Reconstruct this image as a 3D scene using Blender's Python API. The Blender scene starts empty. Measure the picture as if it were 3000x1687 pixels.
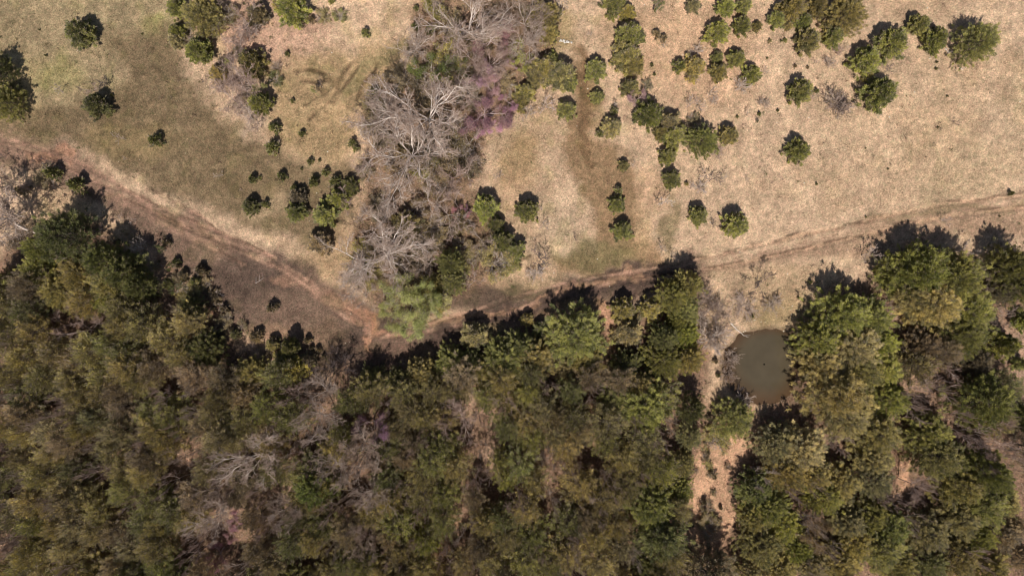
import bpy, math
import numpy as np
from mathutils import Vector

# ------------------------------------------------------------------ camera, sky, sun, exposure
SC = bpy.context.scene
COL = SC.collection
CAM_H = 80.0
cam_d = bpy.data.cameras.new("camera"); cam = bpy.data.objects.new("camera", cam_d); COL.objects.link(cam)
cam.location = (0, 0, CAM_H); cam.rotation_euler = (0, 0, 0)
cam_d.lens = 24.0; cam_d.sensor_width = 36.0; cam_d.clip_end = 3000; cam_d.clip_start = 0.5
SC.camera = cam
SUN_EL, SUN_AZ = math.radians(57), math.radians(6)
w = bpy.data.worlds.new("World"); SC.world = w; w.use_nodes = True
nt = w.node_tree; sky = nt.nodes.new('ShaderNodeTexSky'); sky.sky_type = 'NISHITA'; sky.sun_disc = False
sky.sun_elevation = SUN_EL; sky.sun_rotation = math.pi + SUN_AZ
nt.links.new(sky.outputs[0], nt.nodes['Background'].inputs[0]); nt.nodes['Background'].inputs[1].default_value = 0.062
sl = bpy.data.lights.new("sun", 'SUN'); sl.energy = 4.6; sl.angle = math.radians(0.5); sl.color = (1.0, 0.955, 0.90)
so = bpy.data.objects.new("sun", sl); COL.objects.link(so)
so.rotation_euler = Vector((math.sin(SUN_AZ)*math.cos(SUN_EL), math.cos(SUN_AZ)*math.cos(SUN_EL), -math.sin(SUN_EL))).to_track_quat('-Z', 'Y').to_euler()
so.location = (0, -30, 60)
SC.view_settings.view_transform = 'Standard'; SC.view_settings.look = 'None'
SC.view_settings.exposure = 0.37; SC.view_settings.gamma = 1.0
SC.render.engine = 'CYCLES'; SC.cycles.filter_width = 1.1
try:
    SC.cycles.max_bounces = 5; SC.cycles.diffuse_bounces = 3; SC.cycles.transmission_bounces = 3; SC.cycles.glossy_bounces = 2
except Exception: pass

# ------------------------------------------------------------------ helpers
MPP = 0.04                     # metres on the ground per photograph pixel
def O(x, y): return (x*3000/2576, y*3000/2576)          # overview reading -> photograph pixel
TILES = {'A': (0, 0), 'B': (1000, 0), 'C': (2000, 0), 'D': (0, 562), 'E': (1000, 562), 'F': (2000, 562),
         'G': (0, 1125), 'H': (1000, 1125), 'I': (2000, 1125)}
TS = 1/2.576
def T(t, x, y): return (TILES[t][0]+x*TS, TILES[t][1]+y*TS)
def P2M(px, py): return ((px-1500)*MPP, (843.5-py)*MPP)
def lin(c):
    c = np.asarray(c, float)/255.0
    return np.where(c <= 0.04045, c/12.92, ((c+0.055)/1.055)**2.4)

_NR = np.random.default_rng(11)
_NG = _NR.random((256, 256))
def vnoise(x, y):
    xi = np.floor(x).astype(int); yi = np.floor(y).astype(int)
    fx = x-xi; fy = y-yi; fx = fx*fx*(3-2*fx); fy = fy*fy*(3-2*fy)
    a = _NG[yi & 255, xi & 255]; b = _NG[yi & 255, (xi+1) & 255]
    c = _NG[(yi+1) & 255, xi & 255]; d = _NG[(yi+1) & 255, (xi+1) & 255]
    return (a*(1-fx)+b*fx)*(1-fy)+(c*(1-fx)+d*fx)*fy
def fbm(x, y, s, o=4, ox=0.0):
    v = 0; a = 1; t = 0; x = x/s+ox; y = y/s+ox*1.7
    for _ in range(o):
        v = v+a*vnoise(x, y); t += a; a *= 0.55
        x, y = x*1.93*0.8+y*1.93*0.6+17.3, -x*1.93*0.6+y*1.93*0.8+5.1
    return v/t

class Acc:
    """quads only, with a per-face tint and optional colour"""
    def __init__(s): s.V = []; s.F = []; s.t = []; s.m = []; s.c = []; s.n = 0
    def add(s, V, F, tint, mat=0, col=None):
        s.V.append(V); s.F.append(F+s.n); s.n += len(V); s.t.append(np.broadcast_to(tint, (len(F),)).astype(np.float32))
        s.m.append(np.full(len(F), mat, np.int32))
        s.c.append(col if col is not None else np.zeros((len(F), 3)))
    def mesh(s, name, mats, smooth=False, colour=False):
        V = np.concatenate(s.V).astype(np.float32); F = np.concatenate(s.F).astype(np.int32)
        me = bpy.data.meshes.new(name); n = len(F)
        me.vertices.add(len(V)); me.vertices.foreach_set('co', V.ravel())
        me.loops.add(n*4); me.loops.foreach_set('vertex_index', F.ravel())
        me.polygons.add(n); me.polygons.foreach_set('loop_start', np.arange(0, n*4, 4, dtype=np.int32))
        for m in mats: me.materials.append(m)
        me.polygons.foreach_set('material_index', np.concatenate(s.m))
        me.update(calc_edges=True)
        a = me.attributes.new('tint', 'FLOAT', 'FACE'); a.data.foreach_set('value', np.concatenate(s.t))
        if colour:
            a = me.attributes.new('soil', 'FLOAT_COLOR', 'FACE')
            c = np.ones((n, 4), np.float32); c[:, :3] = np.concatenate(s.c); a.data.foreach_set('color', c.ravel())
        if smooth: me.polygons.foreach_set('use_smooth', np.ones(n, bool))
        return me

def unit(v): return v/np.maximum(np.linalg.norm(v, axis=-1, keepdims=True), 1e-9)
def kites(P, D, L, W, rng, up=1.0):
    n = len(P); D = unit(D)
    R = rng.normal(0, 1, (n, 3)); R[:, 2] += up
    S = unit(np.cross(D, R)); N = unit(np.cross(S, D))
    L = np.broadcast_to(L, (n,))[:, None]; W = np.broadcast_to(W, (n,))[:, None]
    V = np.stack([P, P+D*L*0.45+S*W*0.5+N*W*0.12, P+D*L, P+D*L*0.45-S*W*0.5+N*W*0.12], 1).reshape(-1, 3)
    return V, np.arange(n*4).reshape(n, 4)
def prisms(P, Q, r0, r1, k=3):
    P = np.asarray(P, float); Q = np.asarray(Q, float); n = len(P); D = unit(Q-P)
    ref = np.where(np.abs(D[:, 2:3]) < 0.9, np.array([[0, 0, 1.0]]), np.array([[1.0, 0, 0]]))
    A = unit(np.cross(D, ref)); B = np.cross(D, A)
    an = np.arange(k)*2*np.pi/k
    ring = A[:, None]*np.cos(an)[None, :, None]+B[:, None]*np.sin(an)[None, :, None]
    V = np.concatenate([P[:, None]+ring*np.asarray(r0)[:, None, None], Q[:, None]+ring*np.asarray(r1)[:, None, None]], 1).reshape(-1, 3)
    i = np.arange(k); j = (i+1) % k
    f = np.stack([i, j, j+k, i+k], 1)
    F = (np.arange(n)*2*k)[:, None, None]+f[None]
    return V, F.reshape(-1, 4)

# ------------------------------------------------------------------ materials
def newmat(name):
    m = bpy.data.materials.new(name); m.use_nodes = True
    return m, m.node_tree, m.node_tree.nodes['Principled BSDF']
def N(nt, t, **kw):
    n = nt.nodes.new(t)
    for k, v in kw.items(): setattr(n, k, v)
    return n
def math_n(nt, op, a, b):
    n = N(nt, 'ShaderNodeMath', operation=op)
    for i, v in enumerate((a, b)):
        if isinstance(v, (int, float)): n.inputs[i].default_value = v
        else: nt.links.new(v, n.inputs[i])
    return n.outputs[0]
def mix_n(nt, fac, a, b, bt='MIX'):
    n = N(nt, 'ShaderNodeMix', data_type='RGBA', blend_type=bt)
    if isinstance(fac, (int, float)): n.inputs[0].default_value = fac
    else: nt.links.new(fac, n.inputs[0])
    for i, v in ((6, a), (7, b)):
        if isinstance(v, tuple): n.inputs[i].default_value = v+(1,)
        else: nt.links.new(v, n.inputs[i])
    return n.outputs[2]

def foliage_mat(name, trans=0.35):
    m, nt, bs = newmat(name)
    oi = N(nt, 'ShaderNodeObjectInfo'); at = N(nt, 'ShaderNodeAttribute', attribute_name='tint')
    warm = mix_n(nt, 1.0, oi.outputs['Color'], (1.34, 1.29, 0.98), 'MULTIPLY')
    cool = mix_n(nt, 1.0, oi.outputs['Color'], (0.46, 0.50, 0.50), 'MULTIPLY')
    c = mix_n(nt, at.outputs['Fac'], cool, warm)
    br = math_n(nt, 'ADD', math_n(nt, 'MULTIPLY', oi.outputs['Random'], 0.45), 0.78)
    c = mix_n(nt, math_n(nt, 'GREATER_THAN', at.outputs['Fac'], 1.5), c, (0.34, 0.26, 0.20))
    cc = N(nt, 'ShaderNodeVectorMath', operation='SCALE'); nt.links.new(c, cc.inputs[0]); nt.links.new(br, cc.inputs['Scale'])
    nt.links.new(cc.outputs[0], bs.inputs['Base Color'])
    bs.inputs['Roughness'].default_value = 0.6; bs.inputs['Specular IOR Level'].default_value = 0.25
    tr = N(nt, 'ShaderNodeBsdfTranslucent'); nt.links.new(cc.outputs[0], tr.inputs[0])
    mx = N(nt, 'ShaderNodeMixShader'); mx.inputs[0].default_value = trans
    nt.links.new(bs.outputs[0], mx.inputs[1]); nt.links.new(tr.outputs[0], mx.inputs[2])
    nt.links.new(mx.outputs[0], nt.nodes['Material Output'].inputs[0])
    return m
def bark_mat(name, a, b, scale=3.0):
    m, nt, bs = newmat(name)
    tc = N(nt, 'ShaderNodeTexCoord'); no = N(nt, 'ShaderNodeTexNoise'); no.inputs['Scale'].default_value = scale
    no.inputs['Detail'].default_value = 5
    nt.links.new(tc.outputs['Object'], no.inputs['Vector'])
    rp = N(nt, 'ShaderNodeMapRange'); rp.inputs[1].default_value = 0.3; rp.inputs[2].default_value = 0.7
    nt.links.new(no.outputs[0], rp.inputs[0])
    c = mix_n(nt, rp.outputs[0], a, b)
    oi = N(nt, 'ShaderNodeObjectInfo')
    c2 = mix_n(nt, 1.0, c, oi.outputs['Color'], 'MULTIPLY')
    nt.links.new(c2, bs.inputs['Base Color']); bs.inputs['Roughness'].default_value = 0.85
    bp = N(nt, 'ShaderNodeBump'); bp.inputs['Strength'].default_value = 0.4; nt.links.new(no.outputs[0], bp.inputs['Height'])
    nt.links.new(bp.outputs[0], bs.inputs['Normal'])
    return m
M_fol = foliage_mat('needle_foliage', 0.25)
M_leaf = foliage_mat('thin_leaf_and_petal', 0.45)
M_bark_pale = bark_mat('pale_grey_bark', (0.40, 0.35, 0.32), (0.58, 0.53, 0.49))
M_bark_twig = bark_mat('grey_brown_twig_bark', (0.25, 0.19, 0.155), (0.42, 0.335, 0.28))
M_bark_dark = bark_mat('dark_brown_bark', (0.07, 0.05, 0.04), (0.13, 0.10, 0.08))

def ground_mat():
    m, nt, bs = newmat('dry_turf_and_soil')
    at = N(nt, 'ShaderNodeAttribute', attribute_name='soil'); gm = N(nt, 'ShaderNodeNewGeometry')
    def noise(scale, det, rough=0.6, dist=0.0, sc=None):
        no = N(nt, 'ShaderNodeTexNoise'); no.inputs['Scale'].default_value = scale; no.inputs['Detail'].default_value = det
        no.inputs['Roughness'].default_value = rough; no.inputs['Distortion'].default_value = dist
        if sc:
            mp = N(nt, 'ShaderNodeMapping'); mp.inputs['Scale'].default_value = sc; mp.inputs['Rotation'].default_value = (0, 0, 0.5)
            nt.links.new(gm.outputs['Position'], mp.inputs[0]); nt.links.new(mp.outputs[0], no.inputs['Vector'])
        else: nt.links.new(gm.outputs['Position'], no.inputs['Vector'])
        return no.outputs[0]
    def rng_(v, lo, hi, a, b):
        r = N(nt, 'ShaderNodeMapRange'); nt.links.new(v, r.inputs[0])
        for i, q in enumerate((lo, hi, a, b)): r.inputs[i+1].default_value = q
        return r.outputs[0]
    fine = noise(5.5, 5, 0.75, 0.6); mid = noise(1.1, 5, 0.65, 0.4); tiny = noise(16, 3, 0.7)
    fib = noise(3.0, 4, 0.7, 1.2, (1.0, 4.0, 1.0))
    k = math_n(nt, 'MULTIPLY', rng_(fine, 0.32, 0.68, 0.55, 1.42), rng_(tiny, 0.3, 0.7, 0.72, 1.28))
    k = math_n(nt, 'MULTIPLY', k, rng_(fib, 0.3, 0.7, 0.78, 1.2))
    k = math_n(nt, 'MULTIPLY', k, rng_(mid, 0.3, 0.7, 0.82, 1.16))
    # bleached thatch against darker old stems, a real mix of dry and rotted litter
    dk = mix_n(nt, 1.0, at.outputs['Color'], (0.80, 0.86, 0.78), 'MULTIPLY')
    lt = mix_n(nt, 1.0, at.outputs['Color'], (1.12, 1.06, 1.02), 'MULTIPLY')
    c = mix_n(nt, rng_(noise(2.3, 4, 0.7, 1.0), 0.38, 0.6, 0, 1), dk, lt)
    cc = N(nt, 'ShaderNodeVectorMath', operation='SCALE'); nt.links.new(c, cc.inputs[0]); nt.links.new(k, cc.inputs['Scale'])
    # sparse pale fallen leaves and bits of stone
    vo = N(nt, 'ShaderNodeTexVoronoi'); vo.inputs['Scale'].default_value = 1.4; nt.links.new(gm.outputs['Position'], vo.inputs['Vector'])
    sp = math_n(nt, 'LESS_THAN', vo.outputs['Distance'], 0.055)
    sel = math_n(nt, 'GREATER_THAN', noise(0.9, 2), 0.56)
    c3 = mix_n(nt, math_n(nt, 'MULTIPLY', math_n(nt, 'MULTIPLY', sp, sel), 0.7), cc.outputs[0], (0.62, 0.52, 0.38))
    nt.links.new(c3, bs.inputs['Base Color']); bs.inputs['Roughness'].default_value = 0.95
    bs.inputs['Specular IOR Level'].default_value = 0.1
    h = math_n(nt, 'ADD', math_n(nt, 'MULTIPLY', fine, 1.0), math_n(nt, 'MULTIPLY', tiny, 0.4))
    bp = N(nt, 'ShaderNodeBump'); bp.inputs['Strength'].default_value = 1.0; bp.inputs['Distance'].default_value = 0.14
    nt.links.new(h, bp.inputs['Height']); nt.links.new(bp.outputs[0], bs.inputs['Normal'])
    return m
M_ground = ground_mat()
def blade_mat():
    m, nt, bs = newmat('dry_grass_blade')
    at = N(nt, 'ShaderNodeAttribute', attribute_name='soil')
    nt.links.new(at.outputs['Color'], bs.inputs['Base Color']); bs.inputs['Roughness'].default_value = 0.8
    bs.inputs['Specular IOR Level'].default_value = 0.15
    return m
M_blade = blade_mat()
def water_mat():
    m, nt, bs = newmat('murky_pond_water')
    tc = N(nt, 'ShaderNodeNewGeometry'); no = N(nt, 'ShaderNodeTexNoise'); no.inputs['Scale'].default_value = 0.45; no.inputs['Detail'].default_value = 6
    nt.links.new(tc.outputs['Position'], no.inputs['Vector'])
    at = N(nt, 'ShaderNodeAttribute', attribute_name='soil')
    c = mix_n(nt, no.outputs[0], (0.66, 0.66, 0.64), (1.32, 1.30, 1.26))
    c2 = mix_n(nt, 1.0, at.outputs['Color'], c, 'MULTIPLY')
    nt.links.new(c2, bs.inputs['Base Color']); bs.inputs['Roughness'].default_value = 0.12; bs.inputs['IOR'].default_value = 1.33
    n2 = N(nt, 'ShaderNodeTexNoise'); n2.inputs['Scale'].default_value = 9; n2.inputs['Detail'].default_value = 3
    nt.links.new(tc.outputs['Position'], n2.inputs['Vector'])
    bp = N(nt, 'ShaderNodeBump'); bp.inputs['Strength'].default_value = 0.08; bp.inputs['Distance'].default_value = 0.05
    nt.links.new(n2.outputs[0], bp.inputs['Height']); nt.links.new(bp.outputs[0], bs.inputs['Normal'])
    return m
M_water = water_mat()
M_stone = bark_mat('pale_limestone', (0.40, 0.36, 0.31), (0.60, 0.55, 0.48), 6.0)

# ------------------------------------------------------------------ the land: colour of the soil and turf, and its relief
def seg_dist(x, y, pts):
    d = np.full(x.shape, 1e9)
    for (ax, ay), (bx, by) in zip(pts[:-1], pts[1:]):
        vx, vy = bx-ax, by-ay; L = vx*vx+vy*vy
        t = np.clip(((x-ax)*vx+(y-ay)*vy)/L, 0, 1)
        d = np.minimum(d, np.hypot(x-ax-t*vx, y-ay-t*vy))
    return d
def in_poly(x, y, pts):
    c = np.zeros(np.shape(x), bool); n = len(pts)
    for i in range(n):
        (x1, y1), (x2, y2) = pts[i], pts[(i+1) % n]
        if y1 == y2: continue
        c ^= ((y1 > y) != (y2 > y)) & (x < (x2-x1)*(y-y1)/(y2-y1)+x1)
    return c
def ss(a, b, v):
    t = np.clip((v-a)/(b-a), 0, 1); return t*t*(3-2*t)
def poly_w(x, y, pts, soft):
    d = seg_dist(x, y, pts+[pts[0]]); d = np.where(in_poly(x, y, pts), d, -d)
    return ss(-soft, soft, d)
def Op(*p): return [O(a, b) for a, b in p]
def Tp(t, *p): return [T(t, a, b) for a, b in p]

POND = Op((1868, 843), (1925, 833), (1975, 836), (1996, 850), (2003, 890), (2002, 945), (1985, 988), (1945, 1012), (1885, 1004), (1842, 980), (1824, 935), (1834, 882))
FOREST = Op((-200, 640), (0, 650), (80, 570), (200, 550), (350, 640), (400, 740), (520, 770), (560, 860), (640, 900), (740, 980), (840, 940),
            (980, 930), (1060, 890), (1200, 830), (1400, 790), (1500, 770), (1560, 800), (1700, 760), (1760, 740), (1790, 900), (1760, 1000),
            (1780, 1100), (1760, 1280), (1700, 1449), (1800, 1449), (1840, 1300), (1840, 1120), (1900, 1040), (2000, 960), (2010, 850), (2080, 740), (2200, 700), (2300, 590),
            (2420, 680), (2500, 640), (2900, 600), (2900, 1800), (-200, 1800))
OPEN_LANE = Op((1860, 1010), (1790, 1050), (1760, 1130), (1740, 1260), (1690, 1300), (1740, 1449), (1840, 1449), (1850, 1200), (1900, 1120), (1900, 1040))
RUTS = [Tp('A', (-200, 1010), (0, 1075), (300, 1165), (560, 1300), (760, 1390), (960, 1440))+Tp('D', (1250, 210), (1500, 310), (1900, 440), (2200, 640), (2400, 780), (2600, 950), (2720, 1010)),
        Tp('A', (-200, 950), (0, 1040), (200, 1090), (330, 1130), (560, 1210), (680, 1270), (860, 1370))+Tp('D', (980, 0), (1200, 120), (1480, 240), (1800, 360), (2060, 500), (2300, 660), (2560, 880)),
        Tp('D', (900, 30), (1000, 90), (1250, 200), (1480, 300), (1750, 420), (2050, 560)),
        Tp('D', (1160, 0), (1330, 90), (1530, 190), (1640, 300), (1900, 420), (2080, 500)),
        Tp('D', (1430, 360), (1640, 450), (1850, 560)),
        Tp('E', (300, 1080), (640, 1000), (1000, 905), (1300, 790), (1600, 715), (1860, 650), (2200, 610), (2576, 545))+Tp('F', (160, 500), (500, 420), (900, 330), (1300, 240), (1600, 170), (2000, 90), (2576, 30), (2900, 0)),
        Tp('E', (300, 1100), (640, 1060), (1100, 965), (1500, 830), (1680, 770), (2000, 700), (2350, 650), (2576, 620))+Tp('F', (160, 585), (420, 545), (900, 440), (1300, 350), (1700, 250), (2000, 190), (2576, 120), (2900, 90)),
        Tp('E', (-60, 850), (90, 930), (180, 1000), (200, 1080)), Tp('E', (250, 900), (200, 960), (195, 1080)),
        Tp('E', (1240, 620), (1320, 540), (1420, 480)),
        Op((740, 178), (775, 172), (812, 184)), Op((852, 222), (866, 190), (880, 168)), Op((765, 262), (800, 240), (822, 226)), Op((900, 250), (925, 205), (950, 160)), Op((760, 200), (790, 206), (830, 200)),
        Tp('A', (2330, 900), (2480, 760), (2576, 640)), Tp('B', (-60, 780), (40, 620), (120, 500)), Tp('B', (-120, 700), (0, 560), (60, 480))]

C_straw = lin((203, 172, 144)); C_olive = lin((118, 100, 76)); C_green = lin((146, 130, 98)); C_dirt = lin((164, 130, 111))
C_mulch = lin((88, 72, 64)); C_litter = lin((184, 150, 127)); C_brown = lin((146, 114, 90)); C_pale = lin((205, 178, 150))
C_floor = lin((142, 112, 93)); C_grass = lin((122, 112, 78)); C_pink = lin((196, 158, 136)); C_orange = lin((182, 136, 110)); C_wet = lin((105, 85, 66))
PAINT = [
    # upper left field
    ('p', Op((-100, -100), (430, -100), (440, 60), (300, 130), (330, 260), (0, 330), (-100, 330)), 45, C_green, 0.75),
    ('b', O(40, 230), (60, 110), lin((196, 168, 128)), 0.7), ('b', O(150, 180), (70, 60), lin((158, 148, 96)), 0.45), ('b', O(385, 60), (40, 40), lin((150, 142, 85)), 0.5),
    ('p', Op((250, 90), (430, 60), (470, 190), (540, 260), (640, 360), (760, 400), (900, 420), (880, 560), (800, 640), (640, 560), (480, 520), (330, 430), (150, 370), (-60, 340), (-60, 300), (200, 260), (310, 200)), 30, C_olive, 0.9),
    ('p', Op((640, 130), (1010, 100), (1030, 200), (900, 300), (860, 420), (700, 380), (640, 250)), 30, lin((160, 134, 98)), 0.75),
    ('s', Op((1000, 110), (920, 170), (880, 240)), 28, C_grass, 0.55), ('s', Op((770, 175), (850, 215), (800, 250)), 14, lin((110, 92, 66)), 0.5),
    ('b', O(700, 90), (140, 70), C_pink, 0.8), ('b', O(600, 60), (80, 90), C_pink, 0.8), ('b', O(620, 250), (60, 70), lin((186, 158, 140)), 0.7), ('b', O(620, 300), (25, 35), lin((200, 172, 150)), 0.7),
    ('b', O(480, 60), (40, 40), lin((160, 130, 100)), 0.5),
    ('b', O(330, 350), (130, 50), lin((150, 128, 92)), 0.5), ('b', O(680, 520), (60, 30), lin((180, 155, 125)), 0.6), ('b', O(850, 640), (60, 70), lin((176, 146, 115)), 0.75), ('b', O(780, 680), (90, 50), lin((168, 140, 108)), 0.6),
    # middle
    ('p', Op((1440, 120), (1500, 130), (1510, 350), (1620, 420), (1640, 560), (1700, 680), (1560, 690), (1400, 700), (1380, 660), (1500, 640), (1500, 560), (1420, 420), (1420, 330)), 22, lin((140, 112, 83)), 0.85),
    ('s', Op((1462, 130), (1470, 300), (1480, 400)), 22, lin((118, 92, 68)), 0.7),
    ('b', O(1305, 390), (60, 90), lin((158, 130, 92)), 0.7), ('b', O(1420, 70), (50, 60), lin((160, 138, 95)), 0.6),
    ('b', O(1400, 560), (60, 90), C_pale, 0.5), ('b', O(1630, 560), (30, 70), lin((196, 164, 130)), 0.7), ('b', O(1270, 300), (60, 70), C_pale, 0.4),
    ('b', O(1690, 560), (22, 90), lin((140, 122, 92)), 0.8), ('b', O(1500, 655), (120, 34), C_grass, 0.65), ('b', O(1650, 470), (40, 60), lin((190, 152, 122)), 0.5),
    ('b', O(1290, 470), (70, 60), lin((196, 160, 126)), 0.5),
    # right
    ('b', O(1750, 120), (200, 200), lin((198, 158, 126)), 0.5), ('b', O(2300, 350), (300, 200), lin((196, 166, 136)), 0.5), ('b', O(2520, 330), (60, 60), lin((204, 172, 148)), 0.6),
    ('s', Op((2600, 200), (2500, 400), (2350, 480)), 90, lin((178, 156, 122)), 0.3), ('b', O(1960, 800), (90, 60), lin((170, 146, 106)), 0.7), ('b', O(1950, 720), (160, 60), lin((178, 148, 114)), 0.5),
    ('p', Op((2700, 480), (2350, 505), (2150, 570), (1900, 625), (1700, 660), (1700, 700), (1900, 675), (2150, 640), (2400, 600), (2700, 590)), 22, lin((158, 128, 106)), 0.75),
    ('b', O(2250, 690), (80, 40), C_litter, 0.4), ('s', Op((2700, 500), (2350, 520), (2200, 555)), 12, C_grass, 0.35),
    # tracks
    ('p', Op((-100, 330), (130, 365), (330, 470), (500, 560), (700, 640), (860, 730), (960, 800), (1100, 830), (1250, 770), (1400, 715), (1600, 670), (1760, 650), (1780, 700), (1600, 740), (1560, 780), (1400, 800), (1200, 850), (1050, 900), (900, 960), (760, 930), (640, 860), (540, 840), (500, 740), (400, 640), (300, 560), (150, 470), (60, 420), (-100, 410)), 24, lin((120, 97, 84)), 0.95),
    ('s', Op((-60, 350), (100, 385), (250, 450), (420, 545), (560, 620)), 34, C_dirt, 0.6),
    ('s', Op((90, 385), (180, 410)), 24, C_orange, 0.6),
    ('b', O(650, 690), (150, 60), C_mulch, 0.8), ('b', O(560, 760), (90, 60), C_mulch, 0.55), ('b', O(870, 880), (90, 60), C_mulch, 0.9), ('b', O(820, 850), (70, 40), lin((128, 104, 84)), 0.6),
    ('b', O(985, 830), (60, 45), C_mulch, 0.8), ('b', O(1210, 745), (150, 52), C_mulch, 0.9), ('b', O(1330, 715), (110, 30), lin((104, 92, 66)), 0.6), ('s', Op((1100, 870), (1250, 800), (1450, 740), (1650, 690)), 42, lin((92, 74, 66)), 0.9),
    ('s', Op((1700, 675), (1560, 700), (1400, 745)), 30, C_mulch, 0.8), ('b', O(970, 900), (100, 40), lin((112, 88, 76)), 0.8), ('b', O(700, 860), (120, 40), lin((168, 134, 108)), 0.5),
    ('b', O(1240, 840), (60, 22), lin((140, 122, 84)), 0.6), ('b', O(1420, 790), (80, 22), lin((152, 122, 92)), 0.5),
    ('s', Op((380, 640), (470, 720), (520, 800)), 26, lin((160, 118, 94)), 0.5),
    ('s', Op((700, 690), (860, 770), (940, 830)), 24, lin((168, 130, 108)), 0.55), ('s', Op((925, 800), (935, 840), (915, 900)), 17, C_orange, 0.95), ('s', Op((880, 790), (950, 850), (1010, 850)), 17, C_orange, 0.6),
    ('s', Op((1040, 840), (1250, 790), (1380, 745), (1600, 690)), 12, lin((182, 142, 114)), 0.6), ('b', O(1200, 600), (60, 60), C_brown, 0.5), ('b', O(1230, 700), (60, 20), lin((176, 146, 118)), 0.6),
    ('b', O(1350, 690), (55, 32), lin((200, 168, 138)), 0.8),
    # under the grove
    ('p', Op((1040, -50), (1390, -50), (1400, 130), (1330, 250), (1230, 330), (1200, 480), (1300, 620), (1250, 690), (1160, 740), (1080, 800), (950, 800), (890, 700), (900, 480), (940, 240), (1040, 160)), 22, lin((132, 104, 84)), 0.8),
]
def soil(px, py):
    """albedo of the land at photograph pixel positions"""
    x0 = px; y0 = py
    wx = (fbm(px, py, 90, 4, 3.1)-0.5)*90+(fbm(px, py, 18, 3, 9.1)-0.5)*26
    wy = (fbm(px, py, 90, 4, 7.7)-0.5)*90+(fbm(px, py, 18, 3, 1.3)-0.5)*26
    x = px+wx; y = py+wy
    c = np.empty(px.shape+(3,)); c[:] = C_straw
    n1 = fbm(px, py, 160, 4, 21.0)
    c = c+(lin((180, 150, 120))-c)*(ss(0.5, 0.75, n1)*0.6)[..., None]
    f = poly_w(x, y, FOREST, 26)
    c = c+(C_floor-c)*(f*0.95)[..., None]
    for k, *a in PAINT:
        if k == 'p': wgt = poly_w(x, y, a[0], a[1]); col, s = a[2], a[3]
        elif k == 'b':
            q = np.hypot((x-a[0][0])/(a[1][0]*1.165), (y-a[0][1])/(a[1][1]*1.165)); wgt = 1-ss(0.45, 1.25, q); col, s = a[2], a[3]
        else:
            d = seg_dist(x, y, a[0]); wgt = 1-ss(a[1]*0.35, a[1]*1.1, d); col, s = a[2], a[3]
        c = c+(col-c)*(wgt*s)[..., None]
    lane = poly_w(x, y, OPEN_LANE, 10)
    c = c+(lin((200, 158, 128))-c)*(lane*0.9)[..., None]
    for pts, wd, col in ((Tp('H', (1200, 150), (1160, 400), (1120, 640)), 26, C_litter), (Tp('H', (960, 0), (950, 200)), 22, C_litter),
                         (Tp('H', (1890, 200), (1880, 440)), 18, lin((215, 170, 135))), (Tp('H', (860, 1000), (830, 1120), (790, 1260)), 18, lin((215, 170, 135))),
                         (Tp('G', (2100, 750), (1900, 880), (1750, 1000)), 34, C_litter), (Tp('G', (1330, 1200), (1250, 1320)), 24, lin((215, 170, 135))),
                         (Tp('G', (620, 1340), (570, 1440)), 30, C_litter), (Tp('I', (1620, 450), (1640, 700)), 26, lin((206, 160, 130))),
                         (Tp('F', (1560, 1000), (1680, 1250), (1720, 1420)), 40, C_litter), (Tp('F', (2500, 1050), (2450, 1250), (2600, 1400)), 50, C_litter),
                         (Tp('E', (1990, 900), (2010, 1180)), 26, lin((206, 158, 128)))):
        d = seg_dist(x, y, pts); c = c+(col-c)*((1-ss(wd*0.4, wd*1.2, d))*0.85)[..., None]
    for i, r in enumerate(RUTS):
        ox = (fbm(px, py, 60, 2, 31.+i)-0.5)*18
        wx2 = px+ox; wy2 = py+ox*0.6
        d = seg_dist(wx2, wy2, r); m = ss(0.30, 0.6, fbm(px, py, 70, 3, 5.0+i))
        right = (ss(1850, 2250, px))[..., None]; red = (C_dirt*(1-right)+lin((178, 144, 118))*right) if i < 9 else lin((96, 76, 58))
        c = c+((red*1.12)-c)*((1-ss(2, 9, d))*m*0.75)[..., None]
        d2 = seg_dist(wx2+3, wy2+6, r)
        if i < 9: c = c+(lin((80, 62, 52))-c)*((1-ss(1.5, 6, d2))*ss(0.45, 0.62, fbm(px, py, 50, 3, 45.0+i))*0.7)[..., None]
    dp = seg_dist(px+wx*0.15, py+wy*0.15, POND+[POND[0]])
    inp = in_poly(px, py, POND)
    c = c+(C_wet-c)*(np.where(inp, 1.0, (1-ss(0, 26, dp))*0.75))[..., None]
    n = fbm(px, py, 34, 4, 61.0); n2 = fbm(px, py, 9, 3, 71.0); n3 = fbm(px, py, 260, 3, 81.)
    g = (0.66+0.68*n)*(0.70+0.60*n2)*(0.90+0.20*n3)
    c = c*g[..., None]
    # patches where old green grass comes through
    gg = ss(0.58, 0.78, fbm(px, py, 46, 4, 91.0))*(0.15+0.22*(1-ss(1700, 2000, px)))
    c = c+(c*np.array([0.80, 0.90, 0.66])-c)*gg[..., None]
    return c*0.80
def relief(px, py):
    x, y = P2M(px, py)
    z = (fbm(x, y, 9, 4, 2.0)-0.5)*0.35+(fbm(x, y, 1.3, 3, 4.0)-0.5)*0.10
    for i, r in enumerate(RUTS):
        d = seg_dist(px, py, r)*MPP; z = z-0.11*np.exp(-(d/0.22)**2)+0.05*np.exp(-((d-0.42)/0.16)**2)
    d = seg_dist(px, py, POND+[POND[0]])*MPP; inp = in_poly(px, py, POND)
    sd = np.where(inp, -d, d)
    z = z*ss(-0.5, 3.0, sd) - 0.55*(1-ss(-2.2, 1.6, sd))
    z = z+(fbm(x, y, 1.6, 4, 8.0)-0.5)*0.20*np.exp(-((sd-0.2)/0.9)**2)
    return z
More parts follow.
